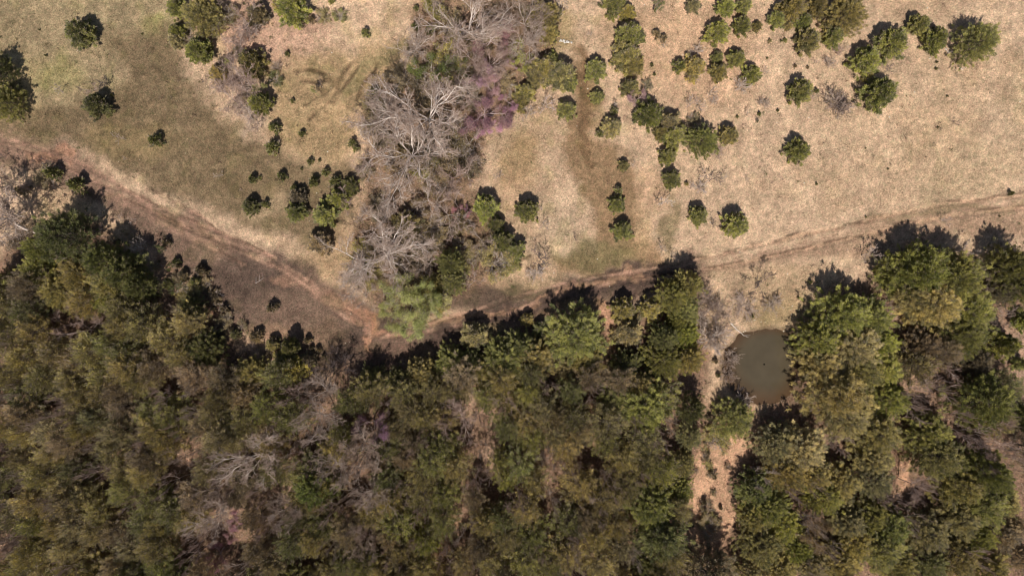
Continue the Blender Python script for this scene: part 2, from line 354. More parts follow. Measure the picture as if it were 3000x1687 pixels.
def axis(lo, hi, step, far):
    a = list(np.arange(lo, hi+1e-6, step)); s = step; v = hi; out = []
    while v < far: s *= 1.45; v += s; out.append(v)
    s = step; v = lo; o2 = []
    while v > -far: s *= 1.45; v -= s; o2.append(v)
    return np.array(o2[::-1]+a+out)
gx = axis(-63, 63, 0.2, 1500); gy = axis(-37, 37, 0.2, 1500)
GX, GY = np.meshgrid(gx, gy); PX = GX/MPP+1500; PY = 843.5-GY/MPP
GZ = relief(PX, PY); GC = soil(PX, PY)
TRACK_L = [Op((-400, 250), (-60, 350), (100, 385), (250, 455), (420, 560), (600, 650), (760, 720), (870, 790), (960, 850)),
           Op((960, 850), (1100, 850), (1250, 800), (1400, 745), (1560, 710), (1750, 680), (1900, 650), (2150, 595), (2350, 545), (2600, 520), (3000, 500))]
tw = (fbm(PX, PY, 60, 3, 15.0)-0.5)*26
dT = np.minimum(seg_dist(PX, PY, TRACK_L[0])-14, seg_dist(PX, PY, TRACK_L[1]))+tw
ny, nx = GX.shape
fq = (np.arange(ny-1)[:, None]*nx+np.arange(nx-1)[None]); QF = np.stack([fq, fq+1, fq+nx+1, fq+nx], -1).reshape(-1, 4)
isT = (dT[:-1, :-1] < 42).reshape(-1)
def sheet(name, sel, label=None):
    F = QF[sel]; u, inv = np.unique(F, return_inverse=True); F = inv.reshape(-1, 4)
    V = np.stack([GX.ravel()[u], GY.ravel()[u], GZ.ravel()[u]], 1); C = GC.reshape(-1, 3)[u]
    me = bpy.data.meshes.new(name); me.vertices.add(len(V)); me.vertices.foreach_set('co', V.astype(np.float32).ravel())
    me.loops.add(F.size); me.loops.foreach_set('vertex_index', F.astype(np.int32).ravel())
    me.polygons.add(len(F)); me.polygons.foreach_set('loop_start', np.arange(0, F.size, 4, dtype=np.int32))
    me.update(calc_edges=True); me.polygons.foreach_set('use_smooth', np.ones(len(F), bool))
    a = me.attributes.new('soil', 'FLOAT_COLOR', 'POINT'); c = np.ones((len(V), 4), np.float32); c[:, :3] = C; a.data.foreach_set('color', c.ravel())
    me.materials.append(M_ground); o = bpy.data.objects.new(name, me); COL.objects.link(o)
    o['kind'] = 'structure'
    if label: o['label'] = label
    return o
sheet('ground', ~isT, 'dry tan turf with olive patches and leaf litter under the woods')
sheet('dirt_track', isT, 'rutted reddish dirt track crossing the field and forking by the grove')
# pond water: one sheet inside the bank
def pond():
    pts = np.array([P2M(*p) for p in POND]); c = pts.mean(0); n = 96
    ang = np.linspace(0, 2*np.pi, n, endpoint=False); k = len(pts)
    pa = np.unwrap(np.arctan2(pts[:, 1]-c[1], pts[:, 0]-c[0])); order = np.argsort(pa % (2*np.pi)); pr = np.hypot(*(pts-c).T)
    aa = (pa % (2*np.pi))[order]; rr = pr[order]
    aa = np.concatenate([aa-2*np.pi, aa, aa+2*np.pi]); rr = np.tile(rr, 3); r = np.interp(ang, aa, rr)
    r = np.convolve(np.concatenate([r[-5:], r, r[:5]]), np.ones(5)/5, 'same')[5:-5]+0.45
    V = []; F = []; rings = 14; C = []
    for i in range(rings+1):
        t = 0.02+0.98*i/rings
        V.append(np.stack([c[0]+np.cos(ang)*r*t, c[1]+np.sin(ang)*r*t, np.full(n, -0.165)], 1))
        e = ss(0.50+0.18*np.sin(ang*1+0.6), 0.98, t)[:, None]; C.append(lin((80, 71, 56))*(1-e)+lin((82, 62, 44))*e)
    for i in range(rings):
        a = np.arange(n)+i*n; b = (np.arange(n)+1) % n+i*n; F.append(np.stack([a, b, b+n, a+n], 1))
    acc = Acc(); F = np.concatenate(F); Cv = np.concatenate(C)
    acc.add(np.concatenate(V), F[:, ::-1], 0.5, 0, Cv[F[:, 0]]*0.80)
    me = acc.mesh('pond', [M_water], True, True); me.flip_normals() if me.polygons[0].normal.z < 0 else None
    o = bpy.data.objects.new('pond', me); COL.objects.link(o); o['kind'] = 'structure'; o['label'] = 'small murky olive-brown pond at the edge of the woods'
pond()
def gz(x, y): return float(relief(np.array([x/MPP+1500]), np.array([843.5-y/MPP]))[0])

# ------------------------------------------------------------------ plant shapes (radius 1, height 2, base at the origin)
def lobes(rng, n, amp):
    ph = rng.random(n)*6.28; k = rng.integers(2, 6, n); s = rng.random(n)*amp
    return lambda th: 1+sum(s[i]*np.sin(k[i]*th+ph[i]) for i in range(n))
def cedar(seed, nclump, per, leaf, prof='egg', dens=1.0, jag=0.16, base=0.10, spread=0.15, twiggy=0.08):
    rng = np.random.default_rng(seed); lob = lobes(rng, 4, 0.09)
    i = np.arange(nclump)+0.5; t = (i/nclump)**0.80                         # 0 bottom .. 1 top
    th = i*2.399963+rng.normal(0, 0.35, nclump)
    def R(t):
        if prof == 'egg': return 0.86*np.clip(1.02-t, 0, 1)**0.60*np.where(t < 0.2, 0.72+1.4*t, 1)
        if prof == 'cone': return 0.88*np.clip(1.03-t, 0, 1)**0.80*np.where(t < 0.12, 0.75+2*t, 1)
        if prof == 'round': return 0.90*np.sqrt(np.clip(1-((t-0.25)/0.76)**2, 0, 1))
        return 0.9*np.sqrt(np.clip(1-((t-0.45)/0.56)**2, 0, 1))                # dome
    sh = 1-rng.random(nclump)**2.2*0.55                                    # some clumps deeper in
    r = R(t)*lob(th)*sh*(1+rng.normal(0, jag, nclump)*0.6)
    z = base*2+t*(2-base*2)*(1+rng.normal(0, 0.02, nclump))
    Cc = np.stack([np.cos(th)*r, np.sin(th)*r, z], 1)
    out = unit(np.stack([np.cos(th)*(0.55+r), np.sin(th)*(0.55+r), 0.30+1.1*t], 1)+rng.normal(0, 0.18, (nclump, 3)))
    tint = rng.random(nclump)
    acc = Acc(); n = nclump*per
    rep = np.repeat(np.arange(nclump), per)
    u = rng.random(n)                                                     # along the spray
    P = Cc[rep]+out[rep]*((u-0.55)*spread*1.9)[:, None]+rng.normal(0, 1, (n, 3))*(spread*(0.62-0.38*u))[:, None]
    D = out[rep]*1.1+rng.normal(0, 0.45, (n, 3))+np.array([0, 0, 0.25])
    L = leaf*(0.6+0.8*rng.random(n)); wood = rng.random(n) < twiggy
    V, F = kites(P, D, L*np.where(wood, 1.9, 1), L*np.where(wood, 0.17, 0.32), rng, 1.8)
    acc.add(V, F, np.where(wood, 2.0, np.clip(tint[rep]*1.3-0.15+rng.normal(0, 0.16, n), 0, 1)))
    # trunk and limbs
    tr = Acc(); zz = np.linspace(0, 1.75, 8); w_ = np.cumsum(rng.normal(0, 0.02, (8, 2)), 0); w_[0] = 0
    pts = np.concatenate([w_, zz[:, None]], 1); rad = 0.055*(1-zz/1.95)
    V, F = prisms(pts[:-1], pts[1:], rad[:-1], rad[1:], 7); tr.add(V, F, 0.5)
    sel = rng.choice(nclump, min(nclump, 60), replace=False)
    zb = np.clip(Cc[sel, 2]-0.35*np.hypot(Cc[sel, 0], Cc[sel, 1]), 0.15, 1.7)
    bs_ = np.stack([np.interp(zb, zz, pts[:, 0]), np.interp(zb, zz, pts[:, 1]), zb], 1)
    V, F = prisms(bs_, Cc[sel]*0.97+bs_*0.03, np.full(len(sel), 0.016), np.full(len(sel), 0.005), 3); tr.add(V, F, 0.5)
    return acc, tr

def grow(rng, segs, p, d, L, r, lvl, cfg):
    n = cfg['n'][lvl]; slen = L/n; last = lvl == cfg['max']
    rr = np.linspace(r, r*cfg['tap'], n+1)
    for i in range(n):
        d = d+rng.normal(0, cfg['wob'], 3); d[2] += cfg['trop'][min(lvl, len(cfg['trop'])-1)]; d = d/np.linalg.norm(d)
        q = p+d*slen; segs.append((p, q, rr[i], rr[i+1], lvl)); p = q
        if not last and (lvl > 0 or i == n-1 or (i >= n*0.55 and cfg['lowf'])):
            kids = cfg['kids'][lvl] if (lvl == 0 or i == n-1) else cfg['side'][lvl]
            kids = int(kids)+(rng.random() < kids % 1)
            for k in range(kids):
                a = rng.normal(cfg['ang'][lvl], 0.16)
                if lvl == 0: phi = k*2*math.pi/max(kids, 1)+rng.normal(0, 0.35)+cfg.get('ph', 0)
                else: phi = rng.random()*6.283
                ref = np.array([0, 0, 1.0]) if abs(d[2]) < 0.95 else np.array([1.0, 0, 0])
                A = np.cross(d, ref); A /= np.linalg.norm(A); B = np.cross(d, A)
                nd = d*math.cos(a)+(A*math.cos(phi)+B*math.sin(phi))*math.sin(a)
                if lvl == 0: nd = np.array([math.cos(phi)*math.sin(a), math.sin(phi)*math.sin(a), math.cos(a)])
                f = rng.uniform(0.62, 1.08)*(1 if lvl == 0 else 1-0.35*i/n)
                grow(rng, segs, p, nd, L*cfg['rat'][lvl]*f, rr[i+1]*cfg['rr'], lvl+1, cfg)
CF_BIG = dict(n=[4, 5, 5, 4, 3, 2], max=5, tap=0.62, wob=0.17, trop=[0.0, 0.07, 0.06, 0.05, 0.04, 0.04], lowf=True,
              kids=[7, 2, 2, 2, 2, 2], side=[0, 1.2, 1.2, 1.1, 0.7, 0], ang=[0.85, 0.62, 0.62, 0.6, 0.6, 0.6], rat=[1.25, 0.66, 0.62, 0.62, 0.62], rr=0.66)
CF_MED = dict(CF_BIG, n=[3, 4, 4, 3, 2, 2], kids=[4, 2, 2, 2, 2, 2], max=5, side=[0, 0.9, 1.1, 1.2, 0.8, 0], rat=[1.5, 0.66, 0.62, 0.62, 0.6])
CF_SAP = dict(CF_BIG, n=[3, 4, 3, 2], kids=[4, 2, 2, 2], max=3, side=[0, 1.2, 1.0, 0], ang=[0.6, 0.6, 0.6, 0.6], rat=[1.5, 0.6, 0.6], trop=[0, 0.1, 0.05, 0.02])
CF_SHR = dict(CF_BIG, n=[1, 4, 3, 3, 2], kids=[15, 2, 2, 2, 1], max=4, side=[0, 1.1, 1.1, 1.0, 0], ang=[0.75, 0.5, 0.55, 0.6], rat=[9.0, 0.6, 0.6, 0.6], trop=[0, 0.04, 0.03, 0.02], lowf=False)
def bare(seed, cfg, r0, rmin, lean=0.15, squash=1.0):
    rng = np.random.default_rng(seed); segs = []; cfg = dict(cfg, ph=rng.random()*6)
    d = np.array([rng.normal(0, lean), rng.normal(0, lean), 1.0]); d /= np.linalg.norm(d)
    L0 = 0.9 if cfg['n'][0] > 1 else 0.12
    grow(rng, segs, np.zeros(3), d, L0, r0, 0, cfg)
    P = np.array([s[0] for s in segs]); Q = np.array([s[1] for s in segs]); lv = np.array([s[4] for s in segs])
    a = np.array([s[2] for s in segs]); b = np.array([s[3] for s in segs])
    cx = np.median(Q[lv >= 2][:, :2], 0); rad = np.percentile(np.hypot(*(Q[:, :2]-cx*0.5).T), 93); zt = Q[:, 2].max()
    S = np.array([1/rad, 1/rad, 2.0/zt]); P = P*S; Q = Q*S
    # keep radii in proportion to height scale
    a = np.maximum(a/rad*0.9, rmin); b = np.maximum(b/rad*0.9, rmin*0.8)
    return P, Q, a, b, lv
def bare_parts(seed, cfg, r0, rmin, **kw):
    P, Q, a, b, lv = bare(seed, cfg, r0, rmin, **kw); out = []
    if lv.max() < 4 and cfg is CF_SAP: lv = np.minimum(lv, 2)
    for nm, m, k, mat in (('trunk', lv == 0, 8, M_bark_pale), ('limbs', (lv >= 1) & (lv <= 3), 4, M_bark_pale), ('twigs', lv >= 4 if lv.max() >= 4 else lv >= 3, 3, M_bark_twig)):
        if m.any():
            ac = Acc(); V, F = prisms(P[m], Q[m], a[m], b[m], k); ac.add(V, F, 0.5); out.append((nm, ac.mesh(nm, [mat])))
    return out, (P, Q, lv)
def with_leaves(seed, base, name, n, leaf, mat, clump=0.05, lo=3):
    P, Q, lv = base; rng = np.random.default_rng(seed); s = np.where(lv >= lo)[0]
    # blossom or new leaf gathers on some boughs and leaves others bare
    wgt = np.array([vnoise(np.array([q[0]*2.2+seed]), np.array([q[1]*2.2+q[2]*1.3]))[0] for q in Q[s]])**1.5
    i = s[rng.choice(len(s), n, p=wgt/wgt.sum())]; u = rng.random(n)[:, None]
    X = P[i]*(1-u)+Q[i]*u+rng.normal(0, clump, (n, 3)); D = rng.normal(0, 1, (n, 3))
    L = leaf*(0.6+0.8*rng.random(n)); V, F = kites(X, D, L, L*0.6, rng, 1.2)
    ac = Acc(); ac.add(V, F, rng.random(n)); return (name, ac.mesh(name, [mat]))

PROTO = {}
def reg(kind, parts): PROTO.setdefault(kind, []).append(parts)
for s in range(7):
    a, t = cedar(100+s, 210, 120, 0.098, 'egg', jag=0.30, spread=0.115); reg('cedar', [('trunk', t.mesh('trunk', [M_bark_dark])), ('crown', a.mesh('crown', [M_fol]))])
for s in range(5):
    a, t = cedar(130+s, 190, 120, 0.098, 'cone', jag=0.30, spread=0.115); reg('cone', [('trunk', t.mesh('trunk', [M_bark_dark])), ('crown', a.mesh('crown', [M_fol]))])
for s in range(7):
    a, t = cedar(160+s, 560, 96, 0.050, 'round', jag=0.34, base=0.06, spread=0.080); reg('bigcedar', [('trunk', t.mesh('trunk', [M_bark_dark])), ('crown', a.mesh('crown', [M_fol]))])
for s in range(9):
    a, t = cedar(200+s, 250, 62, 0.068, 'dome', jag=0.45, base=0.14, spread=0.13, twiggy=0.22); reg('wood', [('trunk', t.mesh('trunk', [M_bark_dark])), ('crown', a.mesh('crown', [M_fol]))])
for s in range(5):
    parts, b = bare_parts(300+s, CF_BIG, 0.036, 0.0028, lean=0.06); reg('bare', parts)
parts, b = bare_parts(309, CF_BIG, 0.050, 0.0052, lean=0.05); reg('bare', parts)
for s in range(5):
    parts, b = bare_parts(330+s, CF_MED, 0.040, 0.0056); reg('baremed', parts)
for s in range(5):
    parts, b = bare_parts(360+s, CF_SAP, 0.045, 0.016, lean=0.2); reg('sapling', parts)
for s in range(4):
    parts, b = bare_parts(380+s, CF_SHR, 0.024, 0.0075); reg('bareshrub', parts)
for s in range(3):
    parts, b = bare_parts(400+s, CF_MED, 0.06, 0.005); reg('blossom', parts+[with_leaves(s, b, 'blossom', 12000, 0.030, M_leaf, 0.060)])
for s in range(3):
    parts, b = bare_parts(420+s, CF_MED, 0.06, 0.0055); reg('leafing', parts+[with_leaves(40+s, b, 'leaves', 7500, 0.038, M_leaf, 0.07)])
for s in range(3):
    parts, b = bare_parts(430+s, CF_SHR, 0.03, 0.007); reg('brush', parts+[with_leaves(60+s, b, 'foliage', 5200, 0.065, M_fol, 0.07, 2)])
# little evergreens and weeds: a single mesh each, stem and needles together
for s in range(6):
    a, t = cedar(500+s, 46, 34, 0.30, 'cone', jag=0.3, spread=0.22)
    acc = Acc(); acc.V = a.V+[v for v in t.V]; acc.n = 0
    acc = Acc()
    acc.add(a.V[0], a.F[0], a.t[0], 0)
    off = 0
    for V, F in zip(t.V, t.F): acc.add(V, F-F.min(), 0.5, 1)
    reg('shrub', [(None, acc.mesh('evergreen_shrub', [M_fol, M_bark_dark]))])

# ------------------------------------------------------------------ placing
RNG = np.random.default_rng(5)
RECS = []
GREEN = (0.300, 0.288, 0.096); DGREEN = (0.215, 0.210, 0.082); OLIVE = (0.365, 0.298, 0.118); GREY = (0.372, 0.312, 0.160)
BROWN = (0.315, 0.235, 0.145); YEL = (0.345, 0.332, 0.088); LIME = (0.54, 0.54, 0.23); PINK = (0.58, 0.37, 0.46); TAN = (0.36, 0.25, 0.13); DBROWN = (0.225, 0.172, 0.112)
TONE = {'g': (GREEN, 'green'), 'd': (DGREEN, 'dark green'), 'o': (OLIVE, 'olive'), 'y': (GREY, 'grey-green'), 'b': (BROWN, 'brownish'),
        'l': (YEL, 'yellow-green'), 'x': (DBROWN, 'dark brown')}
BT = {'w': ((1.10, 1.01, 0.93), 'whitish'), 'g': ((0.84, 0.74, 0.65), 'grey'), 'p': ((0.92, 0.77, 0.70), 'pinkish grey'), 'k': ((0.24, 0.20, 0.20), 'dark'), 'b': ((0.75, 0.64, 0.56), 'brown')}
NAMES = {'cedar': ('cedar_tree', 'cedar', 'cedar tree'), 'cone': ('cedar_tree', 'pointed cedar', 'cedar tree'), 'bigcedar': ('cedar_tree', 'large cedar', 'cedar tree'),
         'wood': ('woodland_tree', 'woodland tree', 'tree'), 'bare': ('bare_tree', 'large leafless tree', 'bare tree'), 'baremed': ('bare_tree', 'leafless tree', 'bare tree'),
         'sapling': ('bare_sapling', 'leafless sapling', 'sapling'), 'bareshrub': ('bare_shrub', 'leafless many-stemmed shrub', 'bare shrub'),
         'blossom': ('blossoming_tree', 'pink blossoming tree', 'blossoming tree'), 'leafing': ('leafing_tree', 'fresh lime-green leafing tree', 'leafing tree'),
         'brush': ('leafy_shrub', 'loose leafy shrub', 'shrub'), 'shrub': ('evergreen_shrub', 'small evergreen shrub', 'shrub')}
GROUPS = {'cedar_tree': 'cedar trees', 'woodland_tree': 'trees of the dense woods', 'bare_tree': 'leafless trees', 'bare_sapling': 'leafless saplings',
          'bare_shrub': 'leafless shrubs', 'blossoming_tree': 'pink blossoming trees', 'leafing_tree': 'freshly leafing trees', 'leafy_shrub': 'loose leafy shrubs', 'evergreen_shrub': 'small evergreen shrubs'}
_cnt = {}
def put(kind, px, py, wpx, tone, h=None, rot=None, asp=1.0, var=None, zc=None, look=None):
    """px,py: where the middle of the crown shows; wpx: crown width in photograph pixels"""
    wm = wpx*MPP
    if h is None:
        h = {'cedar': wm*0.92+0.25, 'cone': wm*1.2+0.3, 'bigcedar': wm*0.70+1.3, 'wood': 3.6+wm*0.5, 'bare': wm*0.62+1.5, 'baremed': wm*0.7+1.2,
             'sapling': wm*0.95+0.7, 'bareshrub': wm*0.6+0.3, 'blossom': wm*0.7+0.6, 'leafing': wm*0.7+1.5, 'brush': wm*0.5+0.4, 'shrub': wm*1.05+0.15}[kind]
    if kind in ('bigcedar', 'wood') and h > 5.5: h = 5.5+(h-5.5)*0.6
    zf = {'bare': 0.6, 'baremed': 0.6, 'wood': 0.66, 'leafing': 0.6, 'blossom': 0.6, 'bigcedar': 0.6}.get(kind, 0.5)
    z = h*zf; k = (CAM_H-z)/CAM_H
    x, y = P2M(px, py); x *= k; y *= k; R = wm/2*k*{'cedar': 1.16, 'cone': 1.16, 'bigcedar': 1.08, 'wood': 1.02, 'shrub': 1.0, 'brush': 0.95}.get(kind, 1.05)
    v = _cnt.get(kind, 0); _cnt[kind] = v+1; L = PROTO[kind]; parts = L[(v if var is None else var) % len(L)]
    nm = NAMES[kind][0]; rz = RNG.random()*6.283 if rot is None else rot
    fol, tname = TONE.get(tone, ((.1, .1, .04), '')) if kind in ('cedar', 'cone', 'bigcedar', 'wood', 'shrub', 'brush') else (None, BT.get(tone, BT['g'])[1])
    barkc = BT.get(tone, BT['g'])[0] if fol is None else (0.8, 0.75, 0.7) if kind == 'brush' else (1, 1, 1)
    if kind == 'blossom': fol = tone if isinstance(tone, tuple) else PINK; barkc = (0.95, 0.8, 0.8); tname = ''
    if kind == 'leafing': fol = tone if isinstance(tone, tuple) else LIME; barkc = (0.95, 0.92, 0.88); tname = ''
    loc = (x, y, gz(x, y)-0.04); sc = (R*asp**0.5, R/asp**0.5, h/2)
    if parts[0][0] is None:
        o = bpy.data.objects.new(nm, parts[0][1]); o.color = tuple(fol)+(1,)
    else:
        o = bpy.data.objects.new(nm, None); o.empty_display_size = 0.5
    o.location = loc; o.rotation_euler = (0, 0, rz); o.scale = sc; COL.objects.link(o)
    if parts[0][0] is not None:
        for pn, me in parts:
            c = bpy.data.objects.new(pn, me); c.parent = o; COL.objects.link(c)
            if pn == 'limbs': limb = c
            if pn == 'twigs': c.parent = limb
            j = RNG.normal(1, 0.11)
            c.color = (tuple(q*j*u for q, u in zip(fol, (RNG.normal(1, 0.035), 1, RNG.normal(1, 0.08)))) if pn in ('crown', 'blossom', 'leaves', 'foliage') else tuple(barkc))+(1,)
    o['category'] = NAMES[kind][2]; o['group'] = GROUPS[nm]
    if look is None:
        size = '' if kind in ('bigcedar', 'bare', 'shrub') else ('tiny ' if wpx < 26 else 'small ' if wpx < 62 else 'broad ' if wpx > 108 else '')
        look = (size+tname+' '+NAMES[kind][1]).strip().replace('  ', ' ')
        if kind == 'shrub': look = ('tiny ' if wpx < 20 else 'low ' if wpx < 36 else '')+tname+' evergreen'
        if kind == 'bigcedar': look = 'large '+tname+' cedar'
        if kind == 'bare': look = 'large '+tname+' leafless tree'
        RECS.append((o, look, px, py))
    else: o['label'] = look
    return o
def many(tile, kind, tone, items):
    for it in items:
        x, y, w_ = it[:3]; kw = it[3] if len(it) > 3 else {}
        if kind == 'baremed' and tile in 'GHI' and 'h' not in kw: kw = dict(kw, h=7.2+w_*0.004)
        px, py = T(tile, x, y); put(kind, px, py, w_*TS, kw.pop('tone', tone), **kw)

# --- tile A: upper left
many('A', 'cedar', 'd', [(600, 245, 215), (725, 795, 185)])
many('A', 'bigcedar', 'g', [(30, 770, 240), (-30, 540, 230, {'tone': 'd'})])
many('A', 'cedar', 'g', [(1330, 60, 160), (1500, 380, 205), (2200, 60, 250), (1340, 240, 140), (1960, 775, 185), (1890, 475, 215, {'tone': 'o'}), (1940, 110, 170, {'tone': 'b'}), (1640, 545, 130, {'tone': 'o'}), (1330, 310, 130, {'tone': 'y'}), (2110, 30, 120, {'tone': 'o'})])
many('A', 'bigcedar', 'o', [(1520, 110, 265)])
many('A', 'brush', 'b', [(1690, 110, 190), (1610, 190, 180, {'tone': 'y'}), (1410, 210, 110), (2060, 590, 125, {'tone': 'd'}), (1700, 480, 150, {'tone': 'x'}), (340, 1335, 190), (1880, 700, 110), (1800, 380, 110, {'tone': 'x'})])
many('A', 'baremed', 'p', [(1850, 170, 330), (1750, 590, 300), (1780, 330, 240), (1850, 640, 240), (1650, 60, 160, {'tone': 'g'}), (1710, 720, 240), (1900, 900, 160), (90, 1360, 260), (690, 660, 150)])
many('A', 'bareshrub', 'p', [(1700, 560, 200), (1800, 620, 200), (1850, 250, 190), (1920, 200, 150, {'tone': 'w'}), (1760, 430, 150), (1870, 860, 130, {'tone': 'w'}), (1620, 20, 150), (1560, 260, 130, {'tone': 'b'}), (1450, 300, 120, {'tone': 'b'})])
many('A', 'bareshrub', 'g', [(2080, 500, 90), (1820, 800, 150, {'tone': 'p'}), (1660, 640, 160, {'tone': 'p'})])
many('A', 'sapling', 'b', [(430, 680, 95), (920, 1040, 90), (945, 1195, 36), (785, 630, 100, {'tone': 'k'}), (265, 1220, 60, {'tone': 'k'}), (120, 1300, 90, {'tone': 'k'}), (340, 1240, 95, {'tone': 'k'}), (1545, 610, 50, {'tone': 'k'}), (1580, 650, 46, {'tone': 'k'}), (2410, 640, 90, {'tone': 'k'}), (1660, 1310, 70, {'tone': 'g'}), (2130, 410, 50), (0, 1180, 70, {'tone': 'k'})])
many('A', 'leafing', 'w', [(1955, 670, 100), (1715, 470, 44), (2365, 675, 66)])
many('A', 'shrub', 'd', [(1172, 1060, 98), (2165, 405, 40), (2205, 760, 36), (2070, 965, 92), (2275, 1012, 56), (2055, 1115, 112), (2340, 1220, 52), (2125, 1330, 76), (1905, 1350, 74), (1960, 1340, 30), (2370, 1375, 86), (2455, 1300, 66), (2530, 1370, 92), (2218, 1425, 66), (2290, 1430, 46), (2410, 1210, 24), (345, 420, 18), (2500, 10, 50, {'tone': 'g'}), (1070, 255, 14), (580, 1395, 130), (400, 1310, 120), (170, 1435, 90, {'tone': 'x'}), (2275, 1275, 22), (295, 225, 14), (845, 720, 22), (2350, 150, 60, {'tone': 'b'})])
many('A', 'brush', 'y', [(2430, 120, 125), (2555, 130, 115, {'tone': 'g'})])
# --- tile B: upper middle
many('B', 'bare', 'w', [(900, 140, 640, {'var': 0}), (1300, 110, 420, {'tone': 'g', 'var': 1}), (1430, 270, 330, {'var': 2}), (600, 350, 300, {'var': 3}), (620, 900, 850, {'var': 4, 'h': 9.5}), (430, 1270, 700, {'var': 1, 'h': 8.5}), (1090, 480, 440, {'tone': 'p', 'var': 2}), (340, 850, 400, {'var': 2})])
many('B', 'baremed', 'p', [(840, 330, 330), (850, 650, 280, {'tone': 'g'}), (800, 1300, 340), (900, 800, 260), (950, 1330, 260), (330, 700, 260, {'tone': 'g'}), (1280, 330, 220, {'tone': 'g'}), (180, 1200, 200), (190, 900, 200), (980, 1080, 240, {'tone': 'b'})])
many('B', 'blossom', PINK, [(1090, 290, 310, {'tone': (0.42, 0.25, 0.30)}), (1030, 600, 230), (1140, 830, 350, {'tone': (0.47, 0.27, 0.37)}), (1260, 750, 160, {'tone': (0.62, 0.33, 0.50)}), (1290, 490, 90), (1390, 670, 66), (2250, 740, 150, {'tone': (0.5, 0.32, 0.36)}), (1130, 700, 200), (1130, 930, 190, {'tone': (0.6, 0.36, 0.5)})])
many('B', 'leafing', (0.19, 0.22, 0.065), [(690, 510, 280), (880, 500, 170, {'tone': (0.15, 0.16, 0.06)}), (900, 855, 34, {'tone': LIME}), (845, 940, 30, {'tone': LIME}), (2400, 50, 90)])
many('B', 'cedar', 'g', [(1920, 530, 175), (1930, 730, 112), (1700, 825, 148), (2060, 30, 180), (2160, 90, 130, {'tone': 'o'}), (2170, 270, 215), (2165, 430, 230, {'tone': 'o'}), (2250, 280, 100), (2180, 660, 150, {'tone': 'y'}), (2325, 860, 215), (2480, 930, 175, {'tone': 'y'}), (2510, 1030, 200), (2465, 1180, 140), (2492, 1350, 145), (2130, 1250, 88, {'tone': 'o'}), (2040, 960, 165, {'tone': 'y'}), (1390, 700, 155, {'tone': 'o'}), (1350, 770, 130, {'tone': 'o'}), (1530, 520, 220, {'tone': 'o'}), (1470, 580, 160, {'tone': 'y'}), (1660, 560, 230, {'tone': 'y'}), (1720, 620, 140), (2120, 370, 150, {'tone': 'o'}), (60, 1400, 140), (1580, 470, 150), (2420, 1000, 130, {'tone': 'o'})])
many('B', 'bigcedar', 'o', [(1530, 130, 230, {'tone': 'o'}), (1560, 250, 140, {'tone': 'o'}), (2210, 480, 150, {'tone': 'o'})])
many('B', 'brush', 'x', [(640, 650, 260), (650, 780, 240), (740, 1150, 380), (900, 1150, 330), (850, 980, 300), (560, 1150, 240), (990, 1220, 220), (430, 600, 240, {'tone': 'b'}), (640, 1270, 220, {'tone': 'o'}), (300, 1000, 200, {'tone': 'b'}), (380, 1080, 160, {'tone': 'o'}), (1000, 350, 220, {'tone': 'x'}), (800, 220, 260, {'tone': 'b'}), (1150, 180, 260, {'tone': 'b'}), (1330, 400, 190, {'tone': 'l'}), (1400, 480, 150, {'tone': 'l'}), (1240, 640, 200, {'tone': 'b'}), (960, 720, 200), (950, 520, 140), (2310, 640, 100), (1450, 110, 180, {'tone': 'b'}), (700, 30, 200, {'tone': 'o'}), (540, 400, 110), (250, 800, 190, {'tone': 'b'}), (240, 930, 190, {'tone': 'b'}), (430, 1230, 260, {'tone': 'b'}), (720, 1390, 220, {'tone': 'b'}), (860, 680, 190, {'tone': 'b'}), (180, 1290, 160, {'tone': 'b'}), (760, 480, 300, {'tone': 'o'})])
many('B', 'shrub', 'd', [(180, 250, 74), (560, 200, 60), (565, 60, 44), (240, 705, 110), (85, 1080, 70), (110, 1120, 56), (670, 230, 80), (150, 1290, 60), (2555, 500, 105, {'tone': 'g'}), (1950, 1010, 66), (2060, 840, 66), (2345, 490, 28), (2365, 560, 26), (2380, 260, 66, {'tone': 'b'}), (2435, 290, 60, {'tone': 'b'}), (2090, 1440, 70), (1590, 260, 90)])
many('B', 'sapling', 'g', [(1660, 60, 140), (1885, 260, 50), (1190, 1310, 80, {'tone': 'b'}), (2190, 1240, 60), (1400, 870, 130, {'tone': 'b'}), (1560, 790, 150, {'tone': 'p'}), (2070, 790, 90), (2430, 340, 70, {'tone': 'b'}), (1490, 640, 100, {'tone': 'g'})])
# --- tile C: upper right
many('C', 'cedar', 'g', [(330, 55, 145), (465, 45, 125), (265, 245, 190, {'asp': 0.85}), (450, 195, 145), (565, 200, 78, {'tone': 'o'}), (715, 140, 135), (800, 195, 68, {'tone': 'o'}), (830, 50, 230, {'tone': 'o'}), (1020, 40, 175, {'tone': 'o'}), (915, 165, 140, {'tone': 'd'}), (950, 310, 195, {'tone': 'o'}), (1140, 275, 165), (1580, 320, 240), (1385, 460, 225), (1400, 580, 90, {'tone': 'o'}), (1785, 185, 165), (1910, 300, 195, {'asp': 0.9}), (890, 690, 195), (1490, 700, 262), (90, 505, 175, {'tone': 'o'}), (275, 540, 138, {'tone': 'o'}), (265, 430, 96, {'tone': 'd'}), (405, 440, 142), (520, 560, 150), (350, 1020, 152, {'tone': 'o'}), (875, 1130, 185), (80, 40, 115, {'tone': 'y'}), (-10, 980, 110)])
many('C', 'bigcedar', 'g', [(2240, 315, 275, {'asp': 0.9}), (1240, 100, 280, {'tone': 'o'}), (150, 1060, 225, {'asp': 0.78})])
many('C', 'brush', 'b', [(1120, 190, 120), (80, 900, 110, {'tone': 'x'})])
